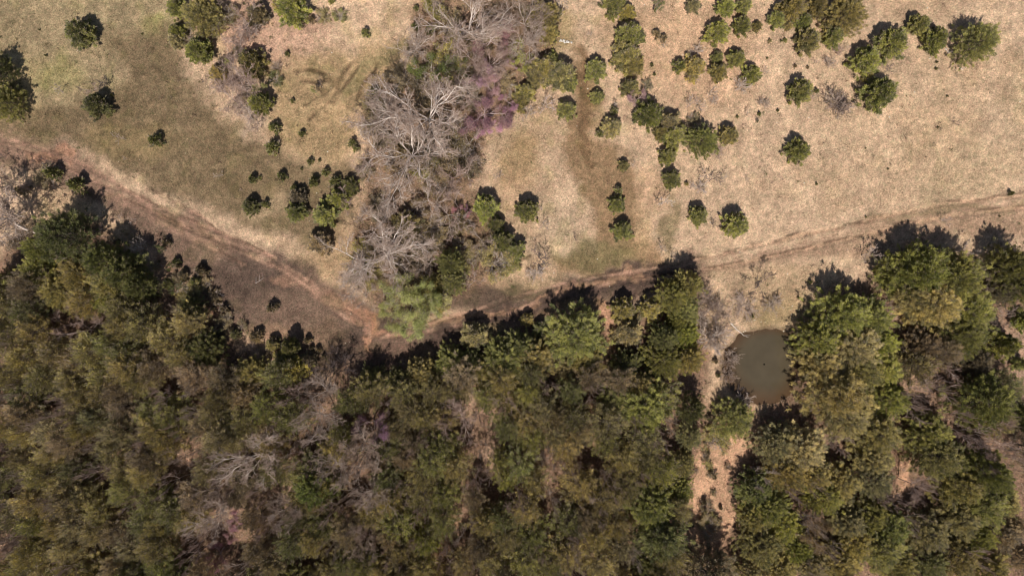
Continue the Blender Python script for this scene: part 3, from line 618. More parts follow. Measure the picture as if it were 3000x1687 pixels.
many('C', 'sapling', 'b', [(1240, 370, 44), (1555, 520, 90, {'tone': 'k'}), (905, 450, 34, {'tone': 'k'}), (1012, 460, 44), (600, 540, 80), (2055, 925, 56, {'tone': 'k'}), (490, 1355, 46), (740, 1340, 34), (500, 860, 56), (60, 740, 120), (120, 790, 110), (230, 700, 100), (300, 1340, 90), (220, 1360, 120, {'tone': 'k'}), (140, 1330, 100), (560, 900, 30), (995, 735, 60), (1330, 650, 50, {'tone': 'g'})])
many('C', 'bareshrub', 'g', [(1185, 775, 235, {'tone': 'b', 'h': 3.0}), (1200, 790, 170, {'tone': 'k', 'h': 2.2}), (110, 375, 100, {'tone': 'w'}), (450, 640, 130, {'tone': 'w'}), (615, 770, 100), (1110, 465, 100), (130, 1410, 130, {'tone': 'w'}), (1180, 375, 80, {'tone': 'p'}), (1890, 190, 60), (80, 590, 100), (270, 1150, 110, {'tone': 'p'}), (230, 760, 70, {'tone': 'w'})])
many('C', 'shrub', 'd', [(1010, 690, 40), (580, 860, 32), (775, 305, 30, {'tone': 'g'}), (565, 910, 26), (1010, 1390, 22), (850, 500, 26, {'tone': 'b'}), (945, 510, 22, {'tone': 'b'}), (720, 835, 22), (415, 880, 22), (1920, 470, 18), (1915, 520, 20), (640, 440, 16), (1380, 1120, 12), (1930, 960, 14), (2000, 725, 14), (1550, 1275, 12), (30, 1390, 34, {'tone': 'o'}), (660, 310, 30, {'tone': 'y'}), (745, 310, 18)])
# --- tile D: middle left
many('D', 'bare', 'w', [(50, 290, 520, {'var': 5, 'h': 9})])
many('D', 'baremed', 'w', [(500, 480, 240), (460, 600, 190, {'tone': 'p'}), (1310, 990, 210, {'tone': 'g'}), (420, 1010, 240, {'tone': 'p'}), (630, 1080, 340, {'tone': 'p'}), (1180, 1190, 220, {'tone': 'g'}), (2480, 1330, 280, {'tone': 'k'}), (600, 900, 170, {'tone': 'p'}), (1340, 1390, 100, {'tone': 'p'}), (1010, 960, 150, {'tone': 'g'})])
many('D', 'bigcedar', 'd', [(470, 330, 360, {'h': 7.5}), (320, 430, 230, {'tone': 'g', 'h': 6}), (780, 520, 260, {'h': 6.5}), (930, 620, 290, {'h': 6.2}), (1050, 720, 190, {'h': 5.5}), (850, 700, 360, {'tone': 'o'}), (600, 620, 280, {'tone': 'o'}), (290, 600, 260, {'tone': 'g'}), (820, 800, 260, {'tone': 'l'}), (1440, 880, 170, {'tone': 'd', 'h': 4}), (70, 690, 200, {'tone': 'x'}), (420, 740, 260, {'tone': 'o'}), (1530, 1190, 270, {'h': 4.6}), (1890, 1360, 220, {'tone': 'o'})])
many('D', 'wood', 'o', [(60, 860, 260), (200, 900, 240, {'tone': 'd'}), (650, 840, 240), (920, 900, 260), (60, 1050, 280), (260, 1060, 240), (1090, 1010, 300, {'tone': 'o'}), (1420, 980, 230, {'tone': 'o'}), (940, 1040, 260), (1250, 1110, 260), (180, 1250, 270, {'tone': 'o'}), (430, 1220, 260), (700, 1210, 300, {'tone': 'o'}), (950, 1210, 280, {'tone': 'd'}), (1170, 1310, 260, {'tone': 'x'}), (1380, 1240, 250, {'tone': 'o'}), (1480, 1380, 260, {'tone': 'b'}), (90, 1390, 240), (330, 1400, 260), (560, 1400, 260), (800, 1390, 270), (1040, 1420, 250), (-60, 900, 200), (1700, 1420, 250, {'tone': 'x'}), (2100, 1390, 230, {'tone': 'd'})])
many('D', 'cedar', 'd', [(2190, 1170, 140, {'h': 3.6}), (2140, 1270, 170, {'tone': 'o'}), (2060, 1150, 110, {'tone': 'o'}), (1930, 1095, 100, {'tone': 'b'}), (1770, 1075, 80), (2445, 170, 180, {'tone': 'g'}), (2550, 50, 170, {'tone': 'g'}), (2415, 380, 185, {'tone': 'b'}), (2230, 150, 165), (2245, 40, 140, {'tone': 'x'}), (1890, 110, 135), (1270, 690, 90), (1380, 625, 80, {'tone': 'x'}), (1470, 680, 80), (2230, 1330, 220, {'tone': 'o'}), (2320, 1270, 130, {'tone': 'x'})])
many('D', 'shrub', 'd', [(2000, 95, 64), (1330, 530, 62), (1515, 590, 84, {'tone': 'x'}), (2050, 875, 84, {'tone': 'x'}), (1690, 880, 60, {'tone': 'x'}), (1640, 840, 50, {'tone': 'b'}), (2320, 1120, 66, {'tone': 'b'}), (2400, 1190, 50, {'tone': 'b'}), (1250, 380, 70, {'tone': 'x'}), (1460, 810, 60), (885, 380, 50, {'tone': 'x'}), (1660, 1090, 60, {'tone': 'x'})])
many('D', 'shrub', 'x', [(1560, 610, 50), (1520, 560, 50), (1350, 560, 44), (1750, 1040, 50), (1800, 1090, 44), (1610, 880, 44), (1720, 900, 36), (2090, 850, 40), (1960, 1060, 60), (2080, 1110, 60), (2030, 1180, 50), (2350, 1180, 44), (2440, 1240, 40), (1230, 420, 40), (1270, 370, 40), (1200, 520, 24), (1570, 760, 30), (1480, 770, 50)])
many('D', 'leafing', (0.20, 0.23, 0.075), [(1215, 435, 66), (1290, 560, 60), (1360, 710, 60), (710, 950, 56), (1300, 740, 50)])
many('D', 'sapling', 'b', [(910, 210, 66), (990, 230, 70), (1070, 370, 80, {'tone': 'g'}), (1670, 860, 80), (720, 300, 120, {'tone': 'k'}), (1930, 1170, 80, {'tone': 'k'}), (1010, 430, 120, {'tone': 'g'})])
many('D', 'brush', 'b', [(1660, 1000, 120), (1400, 740, 200, {'tone': 'o'}), (1330, 670, 130, {'tone': 'x'}), (1470, 760, 110, {'tone': 'y'}), (1560, 690, 110), (1620, 780, 120), (1720, 960, 110), (1830, 1010, 90), (1180, 560, 70), (960, 330, 80), (120, 330, 260, {'tone': 'x'}), (2000, 1230, 100)])
# --- tile E: middle
many('E', 'bare', 'g', [(420, 500, 660, {'var': 3, 'tone': 'w', 'h': 7}), (250, 240, 330, {'var': 0, 'tone': 'w'}), (100, 700, 260, {'var': 1, 'tone': 'w'})])
many('E', 'baremed', 'g', [(760, 170, 260, {'tone': 'w'}), (1080, 370, 250), (600, 60, 300, {'tone': 'w'}), (880, 300, 240, {'tone': 'p'}), (150, 800, 270), (1020, 650, 190, {'tone': 'p'}), (30, 60, 200, {'tone': 'p'}), (640, 620, 260, {'tone': 'g'}), (300, 820, 200), (860, 90, 200, {'tone': 'p'}), (40, 1300, 260, {'tone': 'k'})])
many('E', 'cedar', 'g', [(1090, 120, 205), (1400, 140, 182), (2085, 90, 130), (2125, 290, 150), (1310, 440, 160, {'tone': 'd'}), (1220, 370, 180, {'tone': 'd'}), (1170, 240, 125, {'tone': 'd'}), (490, 250, 230, {'tone': 'o'}), (1400, 965, 110, {'tone': 'o'}), (2130, 890, 195, {'tone': 'o'}), (2165, 1060, 230, {'tone': 'y'}), (2340, 890, 190, {'tone': 'o'}), (1000, 1080, 220, {'tone': 'y'}), (1500, 1040, 130, {'tone': 'd'})])
many('E', 'bigcedar', 'g', [(1770, 1090, 420, {'h': 6.3}), (1240, 1270, 330), (1450, 1260, 300, {'tone': 'o'}), (1350, 1170, 230, {'tone': 'd', 'h': 4.8}), (830, 1290, 240), (970, 1290, 200, {'tone': 'd'}), (1070, 1350, 210, {'tone': 'o'}), (820, 530, 190, {'tone': 'd', 'h': 5}), (840, 670, 190, {'tone': 'd'}), (1830, 1280, 290, {'tone': 'o'}), (1700, 1340, 200, {'tone': 'y'}), (2500, 790, 230, {'h': 5.2}), (2545, 990, 180, {'tone': 'l'}), (2430, 1270, 290), (2150, 1310, 230, {'tone': 'd'}), (610, 1370, 240, {'tone': 'o'}), (430, 1430, 200, {'tone': 'd'}), (230, 1420, 190, {'tone': 'd'}), (2430, 1110, 200, {'tone': 'd', 'h': 5}), (690, 700, 170, {'tone': 'o'})])
many('E', 'brush', 'o', [(1150, 540, 280, {'tone': 'o'}), (970, 520, 190, {'tone': 'o'}), (1280, 550, 160, {'tone': 'g'}), (930, 410, 190, {'tone': 'b'}), (300, 110, 220, {'tone': 'x'}), (180, 620, 260, {'tone': 'o'}), (760, 770, 260, {'tone': 'y'}), (640, 370, 260, {'tone': 'x'}), (480, 390, 330, {'tone': 'x'}), (330, 480, 300, {'tone': 'b'}), (600, 560, 280, {'tone': 'x'}), (900, 230, 230, {'tone': 'b'}), (560, 130, 200, {'tone': 'x'}), (160, 480, 220, {'tone': 'o'}), (730, 880, 160, {'tone': 'o'}), (1120, 270, 120, {'tone': 'b'}), (1050, 450, 180, {'tone': 'b'}), (280, 650, 180, {'tone': 'b'}), (740, 280, 220, {'tone': 'b'})])
many('E', 'leafing', LIME, [(430, 740, 300, {'h': 5.4}), (530, 880, 330, {'h': 5.2}), (650, 760, 210, {'h': 5.2}), (660, 880, 220, {'h': 5}), (520, 1040, 290), (400, 960, 230)])
many('E', 'blossom', (0.48, 0.25, 0.33), [(910, 180, 130), (950, 130, 70)])
many('E', 'sapling', 'k', [(1490, 490, 170), (1535, 250, 90, {'tone': 'b'}), (1760, 340, 50), (2430, 90, 110, {'tone': 'w'}), (2445, 440, 90, {'tone': 'b'}), (2390, 60, 60, {'tone': 'k'}), (2500, 470, 60, {'tone': 'b'}), (1510, 130, 80, {'tone': 'p'})])
many('E', 'bareshrub', 'w', [(1470, 610, 150), (60, 650, 160)])
many('E', 'bareshrub', 'k', [(1950, 1250, 80), (1560, 1390, 150, {'tone': 'p'})])
# --- tile F: middle right
many('F', 'cedar', 'g', [(120, 180, 152), (400, 250, 200), (2400, 1150, 230, {'tone': 'g', 'h': 4.5}), (2560, 980, 140, {'tone': 'g'}), (2540, 1300, 110)])
many('F', 'bigcedar', 'o', [(1800, 600, 400, {'tone': 'g', 'h': 7}), (2060, 640, 380, {'tone': 'g', 'h': 7}), (1620, 600, 260, {'tone': 'g'}), (1900, 850, 380, {'tone': 'o'}), (2160, 880, 360, {'tone': 'g'}), (2120, 1080, 330, {'tone': 'g'}), (1750, 800, 300, {'tone': 'y'}), (1220, 930, 360, {'tone': 'g', 'h': 6.5}), (1420, 960, 310, {'tone': 'g'}), (1040, 1130, 320, {'tone': 'g'}), (1290, 1170, 400, {'tone': 'y'}), (1480, 1150, 260, {'tone': 'l'}), (1060, 1310, 330, {'tone': 'o'}), (1320, 1350, 350, {'tone': 'o'}), (1520, 1330, 280, {'tone': 'l'}), (2480, 560, 290, {'tone': 'g', 'h': 6}), (2580, 700, 290, {'tone': 'g', 'h': 6}), (2420, 740, 200, {'tone': 'x'}), (50, 700, 200, {'h': 5}), (20, 900, 210, {'tone': 'g'}), (15, 1080, 210, {'tone': 'l'}), (50, 1260, 210, {'tone': 'o', 'h': 4.5}), (1820, 1180, 290, {'tone': 'b'}), (2220, 1290, 220, {'tone': 'b'}), ])
many('F', 'wood', 'b', [(1760, 1320, 280, {'tone': 'o', 'h': 5.0}), (1980, 1210, 220, {'tone': 'b', 'h': 5})])
many('F', 'baremed', 'p', [(1570, 870, 190), (1690, 1230, 170), (1950, 1310, 280), (2340, 690, 200, {'tone': 'b'}), (2450, 910, 220, {'tone': 'g'}), (2330, 1100, 140), (230, 880, 240, {'tone': 'b', 'h': 4}), (240, 1100, 260, {'tone': 'w', 'h': 4}), (600, 730, 250, {'tone': 'k'}), (2240, 600, 160), (2170, 1230, 160, {'tone': 'p'}), (1880, 1400, 220)])
many('F', 'bareshrub', 'g', [(690, 840, 170, {'tone': 'g'}), (140, 960, 140, {'tone': 'w'}), (230, 1110, 250, {'tone': 'w', 'h': 3}), (260, 1080, 180, {'tone': 'g', 'h': 2.6}), (200, 830, 200, {'tone': 'b', 'h': 3}), (290, 900, 170, {'tone': 'b', 'h': 2.5}), (350, 1290, 120, {'tone': 'b'}), (350, 1390, 130, {'tone': 'b'}), (380, 1240, 130, {'tone': 'g'}), (460, 860, 220, {'tone': 'b', 'h': 1.2})])
many('F', 'sapling', 'k', [(245, 240, 80), (2010, 205, 100, {'tone': 'b'}), (1400, 480, 150, {'tone': 'b'}), (2130, 440, 160, {'tone': 'b'}), (2060, 430, 90, {'tone': 'b'}), (305, 1215, 60), (190, 760, 100, {'tone': 'b'})])
many('F', 'shrub', 'd', [(965, 680, 36), (270, 1385, 36), (250, 1280, 44, {'tone': 'b'}), (875, 800, 20), (525, 940, 30), (2480, 10, 40), (1020, 715, 18), (1385, 190, 14), (2395, 185, 14)])
# --- tile G: lower left woods, the trees that stand out
many('G', 'bare', 'w', [(1930, 590, 560, {'var': 4, 'h': 9.5, 'rot': 2.0}), (2440, 280, 330, {'var': 1, 'h': 8.8}), (1600, 990, 380, {'var': 2, 'h': 9}), (2120, 960, 300, {'var': 0, 'h': 8.5, 'tone': 'g'}), (2500, 620, 300, {'var': 1, 'h': 8.8}), (2400, 60, 280, {'var': 0, 'h': 7.5})])
many('G', 'baremed', 'g', [(1080, 410, 190, {'tone': 'p'}), (1360, 340, 140, {'tone': 'p'}), (1490, 540, 140, {'tone': 'p'}), (690, 460, 150), (300, 230, 190, {'tone': 'g'}), (60, 60, 180), (2430, 450, 260, {'tone': 'w'}), (2130, 950, 280, {'tone': 'w'}), (1000, 900, 160, {'tone': 'p'}), (740, 700, 190, {'tone': 'p'}), (530, 1400, 200, {'tone': 'p'}), (1850, 1400, 260, {'tone': 'g'}), (2080, 300, 260, {'tone': 'p', 'h': 7}), (1440, 60, 110, {'tone': 'w'}), (2530, 970, 200, {'tone': 'p'}), (400, 900, 190, {'tone': 'g'}), (1300, 760, 180, {'tone': 'p'}), (1960, 800, 200, {'tone': 'p'})])
many('G', 'blossom', (0.42, 0.22, 0.31), [(1800, 1050, 170), (1650, 1270, 200), (1740, 1120, 120)])
many('D', 'blossom', (0.42, 0.22, 0.31), [(370, 970, 70)])
many('G', 'bigcedar', 'l', [(2390, 770, 300, {'tone': (0), 'h': 7.5})] if False else [])
px, py = T('G', 2385, 770)
o = put('bigcedar', px, py, 310*TS, 'l', h=7.5, look='bright yellow-green dome-shaped evergreen in the lower woods')
for c in o.children:
    if c.name.startswith('crown'): c.color = (0.28, 0.31, 0.10, 1)
# --- tile H
many('H', 'blossom', (0.44, 0.23, 0.33), [(200, 290, 280, {'h': 6}), (1350, 720, 90), (2290, 1400, 90, {'tone': (0.4, 0.2, 0.25)})])
many('H', 'bare', 'w', [(210, 810, 300, {'var': 3, 'h': 8}), (60, 590, 420, {'var': 5, 'tone': 'g', 'h': 8.5}), (890, 300, 340, {'tone': 'p', 'var': 0, 'h': 7}), (130, 1200, 320, {'var': 4, 'tone': 'g', 'h': 8})])
many('H', 'baremed', 'g', [(1620, 590, 130, {'tone': 'w'}), (1290, 950, 180, {'tone': 'p'}), (1010, 700, 190, {'tone': 'p'}), (960, 1110, 190, {'tone': 'g'}), (1070, 490, 170, {'tone': 'g'}), (560, 470, 200, {'tone': 'p'}), (2270, 730, 130, {'tone': 'p'}), (1900, 60, 190, {'tone': 'p'}), (1690, 1190, 170, {'tone': 'g'}), (740, 890, 150, {'tone': 'g'}), (380, 1330, 170, {'tone': 'p'}), (2250, 1290, 150, {'tone': 'w'}), (1570, 10, 170, {'tone': 'p'}), (1880, 950, 260, {'tone': 'g'}), (200, 420, 200, {'tone': 'w'}), (410, 90, 120, {'tone': 'w'}), (1170, 640, 150, {'tone': 'p'}), (550, 1210, 140, {'tone': 'p'})])
many('H', 'baremed', 'p', [(320, 180, 160), (640, 380, 150), (1020, 250, 170), (1520, 480, 160, {'tone': 'g'}), (1750, 640, 150), (500, 800, 170), (820, 1220, 170, {'tone': 'g'}), (1500, 1280, 160), (2050, 680, 150, {'tone': 'g'}), (1330, 830, 150)])
many('H', 'wood', 'o', [(480, 60, 260), (1100, 100, 210, {'tone': 'g'}), (1400, 70, 210, {'tone': 'l'}), (1250, 320, 230, {'tone': 'g'}), (1440, 400, 220, {'tone': 'l'}), (1530, 170, 260, {'tone': 'y'}), (750, 460, 270, {'tone': 'g'}), (620, 250, 230), (400, 330, 200, {'tone': 'y'}), (560, 430, 200, {'tone': 'b'}), (850, 620, 260), (620, 690, 260), (770, 830, 240, {'tone': 'l'}), (1350, 610, 260, {'tone': 'g'}), (1450, 720, 220), (1240, 710, 190, {'tone': 'l'}), (1200, 560, 160, {'tone': 'l'}), (1990, 290, 300, {'tone': 'y'}), (2280, 420, 290, {'tone': 'y'}), (2120, 560, 270, {'tone': 'o'}), (2400, 650, 290, {'tone': 'l'}), (2150, 770, 260), (1800, 760, 280), (1960, 870, 300), (1830, 1000, 250, {'tone': 'b'}), (1390, 950, 250), (420, 1050, 290, {'tone': 'g'}), (640, 1180, 230, {'tone': 'l'}), (450, 1240, 250), (1080, 1050, 240), (1250, 1150, 240), (1440, 1130, 260, {'tone': 'g'}), (1720, 1040, 260, {'tone': 'd'}), (1700, 1280, 300), (1380, 1330, 260, {'tone': 'g'}), (1130, 1330, 240), (920, 1350, 200), (2100, 1230, 250, {'tone': 'y'}), (1940, 1350, 300), (620, 1380, 230), (300, 1400, 220), (350, 720, 230, {'tone': 'd'}), (700, 60, 230, {'tone': 'y'}), (860, 60, 190), (1700, 480, 230), (1620, 390, 220, {'tone': 'y'}), (1000, 860, 180, {'tone': 'b'}), (2200, 1030, 60), (300, 560, 160, {'tone': 'b'}), (480, 560, 190, {'tone': 'b'}), (200, 60, 260, {'tone': 'o'}), (1420, 1200, 230, {'tone': 'd'})])
many('H', 'bigcedar', 'g', [(2290, 170, 360, {'tone': 'g', 'h': 7.5}), (2070, 100, 260, {'tone': 'g'}), (2340, 910, 330, {'tone': 'g', 'h': 6}), (2430, 1160, 340, {'tone': 'd', 'h': 7.5}), (2340, 1350, 250, {'tone': 'd'})])
# --- tile I
many('I', 'bigcedar', 'g', [(390, 270, 280, {'h': 3.6}), (60, 190, 210, {'tone': 'd', 'h': 5}), (50, 400, 180, {'tone': 'y'}), (-10, 600, 190, {'tone': 'o'}), (-20, 800, 190, {'tone': 'g'}), (1170, 80, 420, {'tone': 'o', 'h': 8}), (1250, 250, 340, {'tone': 'y'}), (1560, 110, 280, {'tone': 'l'}), (1460, 380, 340, {'tone': 'o'}), (1860, 370, 290, {'tone': 'g'}), (2290, 130, 380, {'tone': 'g', 'h': 7.5}), (2350, 250, 300, {'tone': 'o'}), (1920, 540, 360, {'tone': 'o'}), (2030, 600, 270, {'tone': 'g'}), (2290, 660, 300, {'tone': 'g', 'h': 7.5}), (2560, 250, 190, {'tone': 'd'})])
many('I', 'bigcedar', 'o', [(700, 460, 290, {'tone': 'y'}), (900, 500, 350, {'tone': 'y'}), (790, 660, 310, {'tone': 'o'}), (980, 680, 280), (550, 800, 260, {'tone': 'd'}), (640, 930, 310, {'tone': 'g'}), (760, 1060, 270, {'tone': 'l'}), (545, 1010, 240), (600, 1220, 300, {'tone': 'o'}), (880, 1240, 240, {'tone': 'l'}), (1060, 850, 280, {'tone': 'l'}), (1200, 740, 260, {'tone': 'o'}), (1430, 570, 280, {'tone': 'y'}), (1440, 730, 280, {'tone': 'y'}), (1430, 1000, 250, {'tone': 'g'}), (2110, 770, 340, {'tone': 'o'}), (2360, 760, 260, {'tone': 'g'}), (2250, 900, 360, {'tone': 'g'}), (2090, 1020, 300, {'tone': 'y'}), (2420, 900, 220, {'tone': 'o'}), (1850, 1120, 310, {'tone': 'y'}), (2210, 1150, 270, {'tone': 'l'}), (2060, 1300, 310, {'tone': 'o'}), (2400, 1130, 260, {'tone': 'b'}), (1560, 1100, 290, {'tone': 'g'}), (1500, 1240, 310, {'tone': 'g'}), (1250, 1050, 260, {'tone': 'y'}), (1300, 1200, 270, {'tone': 'o'}), (1180, 1340, 290, {'tone': 'o'}), (960, 1360, 270, {'tone': 'y'}), (1620, 1370, 270, {'tone': 'o'}), (1860, 1340, 270, {'tone': 'd'}), (2300, 1390, 290, {'tone': 'o'}), (2520, 1290, 230, {'tone': 'b'}), (490, 1420, 220, {'tone': 'y'}), (720, 1390, 260, {'tone': 'o'}), (2490, 1060, 150, {'tone': 'b'})])
put('bigcedar', 2075, 1690, 150, 'x', h=7.5)
many('I', 'bare', 'w', [(1810, 800, 240, {'tone': 'p', 'h': 8})])
many('I', 'baremed', 'w', [(590, 680, 190, {'h': 6.5}), (1010, 800, 140, {'tone': 'g'}), (1170, 460, 190, {'tone': 'p'}), (1010, 1020, 190, {'tone': 'g'}), (1120, 1250, 170, {'tone': 'g'}), (2200, 1290, 170, {'tone': 'p'}), (2370, 460, 320, {'tone': 'p'}), (1740, 190, 220, {'tone': 'p'}), (2130, 370, 190, {'tone': 'p'}), (1900, 20, 230, {'tone': 'p'}), (2330, 560, 200, {'tone': 'p'}), (1040, 1420, 160, {'tone': 'g'}), (830, 830, 150, {'tone': 'p'}), (1700, 60, 160, {'tone': 'p'}), (2420, 270, 140, {'tone': 'p'}), (1760, 1060, 170, {'tone': 'g'}), (1600, 860, 150, {'tone': 'p'}), (2110, 240, 160, {'tone': 'p'})])
many('I', 'bareshrub', 'w', [(480, 120, 130)])
px, py = T('I', 980, 1120)
put('leafing', px, py, 260*TS, (0.36, 0.24, 0.12), h=6.5, look='tree holding dry tan leaves in the lower right woods')
many('I', 'brush', 'b', [(170, 540, 90), (225, 680, 84), (180, 930, 110), (50, 1040, 100), (270, 1040, 84), (335, 620, 54), (100, 650, 50), (235, 820, 60), (655, 1380, 100), (200, 440, 80), (320, 450, 80)])
many('I', 'shrub', 'x', [(285, 930, 34), (200, 250, 40), (60, 990, 44), (160, 890, 50), (215, 660, 40), (240, 700, 34), (190, 520, 36), (70, 1060, 44)])
many('I', 'brush', 'o', [(180, 1080, 190, {'tone': 'b'}), (250, 430, 220, {'tone': 'o'}), (190, 610, 90, {'tone': 'o'}), (200, 990, 110)])
many('I', 'sapling', 'k', [(435, 50, 70), (560, 420, 90), (745, 250, 90)])

# --- the rest of the dense woods, filled tree by tree where no tree above already stands
def fill(poly, spacing, kinds, limit, keepout=0.62, seed=77):
    rng = np.random.default_rng(seed); pts = [(r[2], r[3]) for r in RECS if r[0]['category'] not in ('sapling', 'shrub')]
    P = np.array(pts); xs = [p[0] for p in poly]; ys = [p[1] for p in poly]; k = 0
    for _ in range(20000):
        x = rng.uniform(max(min(xs), -60), min(max(xs), 3060)); y = rng.uniform(min(ys), min(max(ys), 1800))
        if not in_poly(np.array([x]), np.array([y]), poly)[0] or in_poly(np.array([x]), np.array([y]), OPEN_LANE)[0]: continue
        if np.min(np.hypot(P[:, 0]-x, P[:, 1]-y)) < spacing*(keepout+0.38*rng.random()): continue
        if min(seg_dist(np.array([x]), np.array([y]), g)[0] for g in GAPS) < 24: continue
        P = np.vstack([P, [x, y]]); u = rng.random(); acc = 0
        for (kd, tn, pr) in kinds:
            acc += pr
            if u < acc: break
        put(kd, x, y, rng.uniform(78, 112) if kd == 'wood' else rng.uniform(60, 90), tn, h=rng.uniform(4.4, 7.0) if kd == 'wood' else rng.uniform(7.2, 8.8)); k += 1
        if k >= limit: break
    return k
GAPS = [Tp('G', (1930, 470), (1930, 700)), Tp('G', (2400, 250), (2420, 480)), Tp('G', (1600, 900), (1620, 1060)), Tp('H', (1180, 300), (1160, 400), (1120, 640)), Tp('H', (955, 20), (950, 160)), Tp('H', (1885, 200), (1880, 440)), Tp('H', (860, 1000), (830, 1120), (790, 1260)),
        Tp('G', (2100, 750), (1900, 880), (1770, 960)), Tp('G', (1330, 1200), (1270, 1300)), Tp('I', (1620, 450), (1640, 700)), Tp('E', (1990, 900), (2010, 1180))]
WOODS_L = Op((-60, 700), (120, 720), (420, 830), (560, 930), (700, 1000), (1000, 960), (1400, 900), (1700, 960), (1720, 1250), (1700, 1560), (-60, 1560))
WOODS_R = Op((1880, 1180), (2200, 1100), (2400, 960), (2640, 900), (2640, 1560), (1870, 1560))
KW = [('wood', 'o', 0.35), ('wood', 'g', 0.12), ('wood', 'y', 0.12), ('wood', 'b', 0.12), ('wood', 'd', 0.10), ('baremed', 'p', 0.09), ('baremed', 'g', 0.06), ('wood', 'x', 0.04)]
nL = fill(WOODS_L, 60, KW, 230); nR = fill(WOODS_R, 92, KW, 8, seed=78)
import collections; print(collections.Counter(NAMES[k][0]+' '+k for k in _cnt for _ in range(_cnt[k])))
print('filled', nL, nR, 'things', len(RECS))

# ------------------------------------------------------------------ rock heap, fallen logs
def rock(rng, r):
    n = 8; th, ph = np.meshgrid(np.linspace(0, 2*np.pi, n+1)[:-1], np.linspace(0.05, np.pi-0.05, 6))
    d = np.stack([np.cos(th)*np.sin(ph), np.sin(th)*np.sin(ph), np.cos(ph)*0.6], -1)*r*(0.75+0.5*rng.random(th.shape)[..., None])
    V = d.reshape(-1, 3); F = [(j*n+i, j*n+(i+1) % n, (j+1)*n+(i+1) % n, (j+1)*n+i) for j in range(5) for i in range(n)]
    return V, np.array(F)
rr = np.random.default_rng(3)
hx, hy = P2M(*T('B', 1680, 322)); heap = bpy.data.objects.new('rock_heap', None); heap.location = (hx, hy, gz(hx, hy)); COL.objects.link(heap)
heap['label'] = 'small heap of whitish rocks in the dry grass right of the grove'; heap['category'] = 'rock heap'
for i in range(16):
    ac = Acc(); V, F = rock(rr, rr.uniform(0.05, 0.15)); ac.add(V+np.array([rr.normal(0, 0.38), rr.normal(0, 0.2), 0.06]), F, 0.5)
    o = bpy.data.objects.new('rock', ac.mesh('rock', [M_stone])); o.parent = heap; o.color = (1, 1, 1, 1); COL.objects.link(o)
def log(pts, r, label, col, name='fallen_branch'):
    W = np.array([[*P2M(*p), 0] for p in pts]); W[:, 2] = [gz(a, b)+r for a, b, _ in W]
    rad = np.linspace(r, r*0.4, len(W)); ac = Acc(); V, F = prisms(W[:-1], W[1:], rad[:-1], rad[1:], 6); ac.add(V, F, 0.5)
    rg = np.random.default_rng(int(pts[0][0])); n = 9; k = rg.integers(0, len(W)-1, n); u = rg.random(n)[:, None]
    b0 = W[k]*(1-u)+W[k+1]*u; dd = unit(W[k+1]-W[k]); side = np.stack([-dd[:, 1], dd[:, 0], np.full(n, 0.5)], 1)*np.sign(rg.normal(size=n))[:, None]
    V, F = prisms(b0, b0+(dd*0.6+side*0.7)*rg.uniform(0.3, 0.9, n)[:, None], np.full(n, r*0.35), np.full(n, r*0.12), 4); ac.add(V, F, 0.5)
    me = ac.mesh(name, [M_bark_pale]); o = bpy.data.objects.new(name, me); o.color = (*col, 1); COL.objects.link(o)
    o['label'] = label; o['category'] = 'fallen branch'
    return o
log(Tp('F', (360, 990), (410, 1040), (450, 1070), (490, 1115)), 0.06, 'pale fallen branch at the upper left bank of the pond', (1, 0.97, 0.9))
log(Tp('C', (1980, 370), (2000, 390), (2015, 405)), 0.05, 'short pale fallen branch below the paired cedars at upper right', (1, 0.95, 0.9))
log(Tp('C', (2085, 510), (2100, 522), (2115, 525)), 0.04, 'short pale stick below the big cedar at upper right', (1, 0.95, 0.9))
log(Tp('D', (1930, 690), (1960, 672), (1990, 650)), 0.04, 'thin fallen branch on the dark bare ground left of the track fork', (0.6, 0.52, 0.48))
log(Tp('H', (40, 1010), (75, 1060), (110, 1110)), 0.09, 'pale orange broken log among bare trees in the lower woods', (1.0, 0.78, 0.6))
log(Tp('H', (70, 430), (110, 410), (60, 445)), 0.07, 'broken pale bough below the pink tree of the lower woods', (1.0, 0.85, 0.7))

# ------------------------------------------------------------------ uncountable ground cover
def scatter(n, seed, where):
    rng = np.random.default_rng(seed); x = rng.uniform(-62, 62, n); y = rng.uniform(-36, 36, n); px = x/MPP+1500; py = 843.5-y/MPP
    w_ = where(px, py); k = rng.random(n) < w_; x, y, px, py = x[k], y[k], px[k], py[k]
    z = relief(px, py); return rng, x, y, z, px, py
def nopond(px, py): return ~in_poly(px, py, POND)
def grass():
    def wh(px, py):
        f = poly_w(px, py, FOREST, 20); d = np.minimum(seg_dist(px, py, TRACK_L[0]), seg_dist(px, py, TRACK_L[1]))
        return np.clip(1-f*0.75, 0, 1)*ss(15, 60, d)*nopond(px, py)*(0.35+ss(0.4, 0.65, fbm(px, py, 30, 3, 33.)))
    rng, x, y, z, px, py = scatter(300000, 8, wh); n = len(x)
    C = soil(px, py)*rng.uniform(0.5, 1.5, n)[:, None]*np.array([1.0, 1.0, 0.97])
    D = np.stack([rng.normal(0, 0.8, n), rng.normal(0, 0.8, n), rng.uniform(0.25, 1.0, n)], 1); L = rng.uniform(0.10, 0.26, n)
    V, F = kites(np.stack([x, y, z-0.01], 1), D, L, L*0.30, rng, 0.5); a = Acc(); a.add(V, F, 0.5, 0, np.clip(C, 0, 0.75))
    o = bpy.data.objects.new('dry_grass', a.mesh('dry_grass', [M_blade], False, True)); COL.objects.link(o)
    o['kind'] = 'stuff'; o['label'] = 'dry tan and olive grass tufts over the open field'; o['category'] = 'grass'
grass()
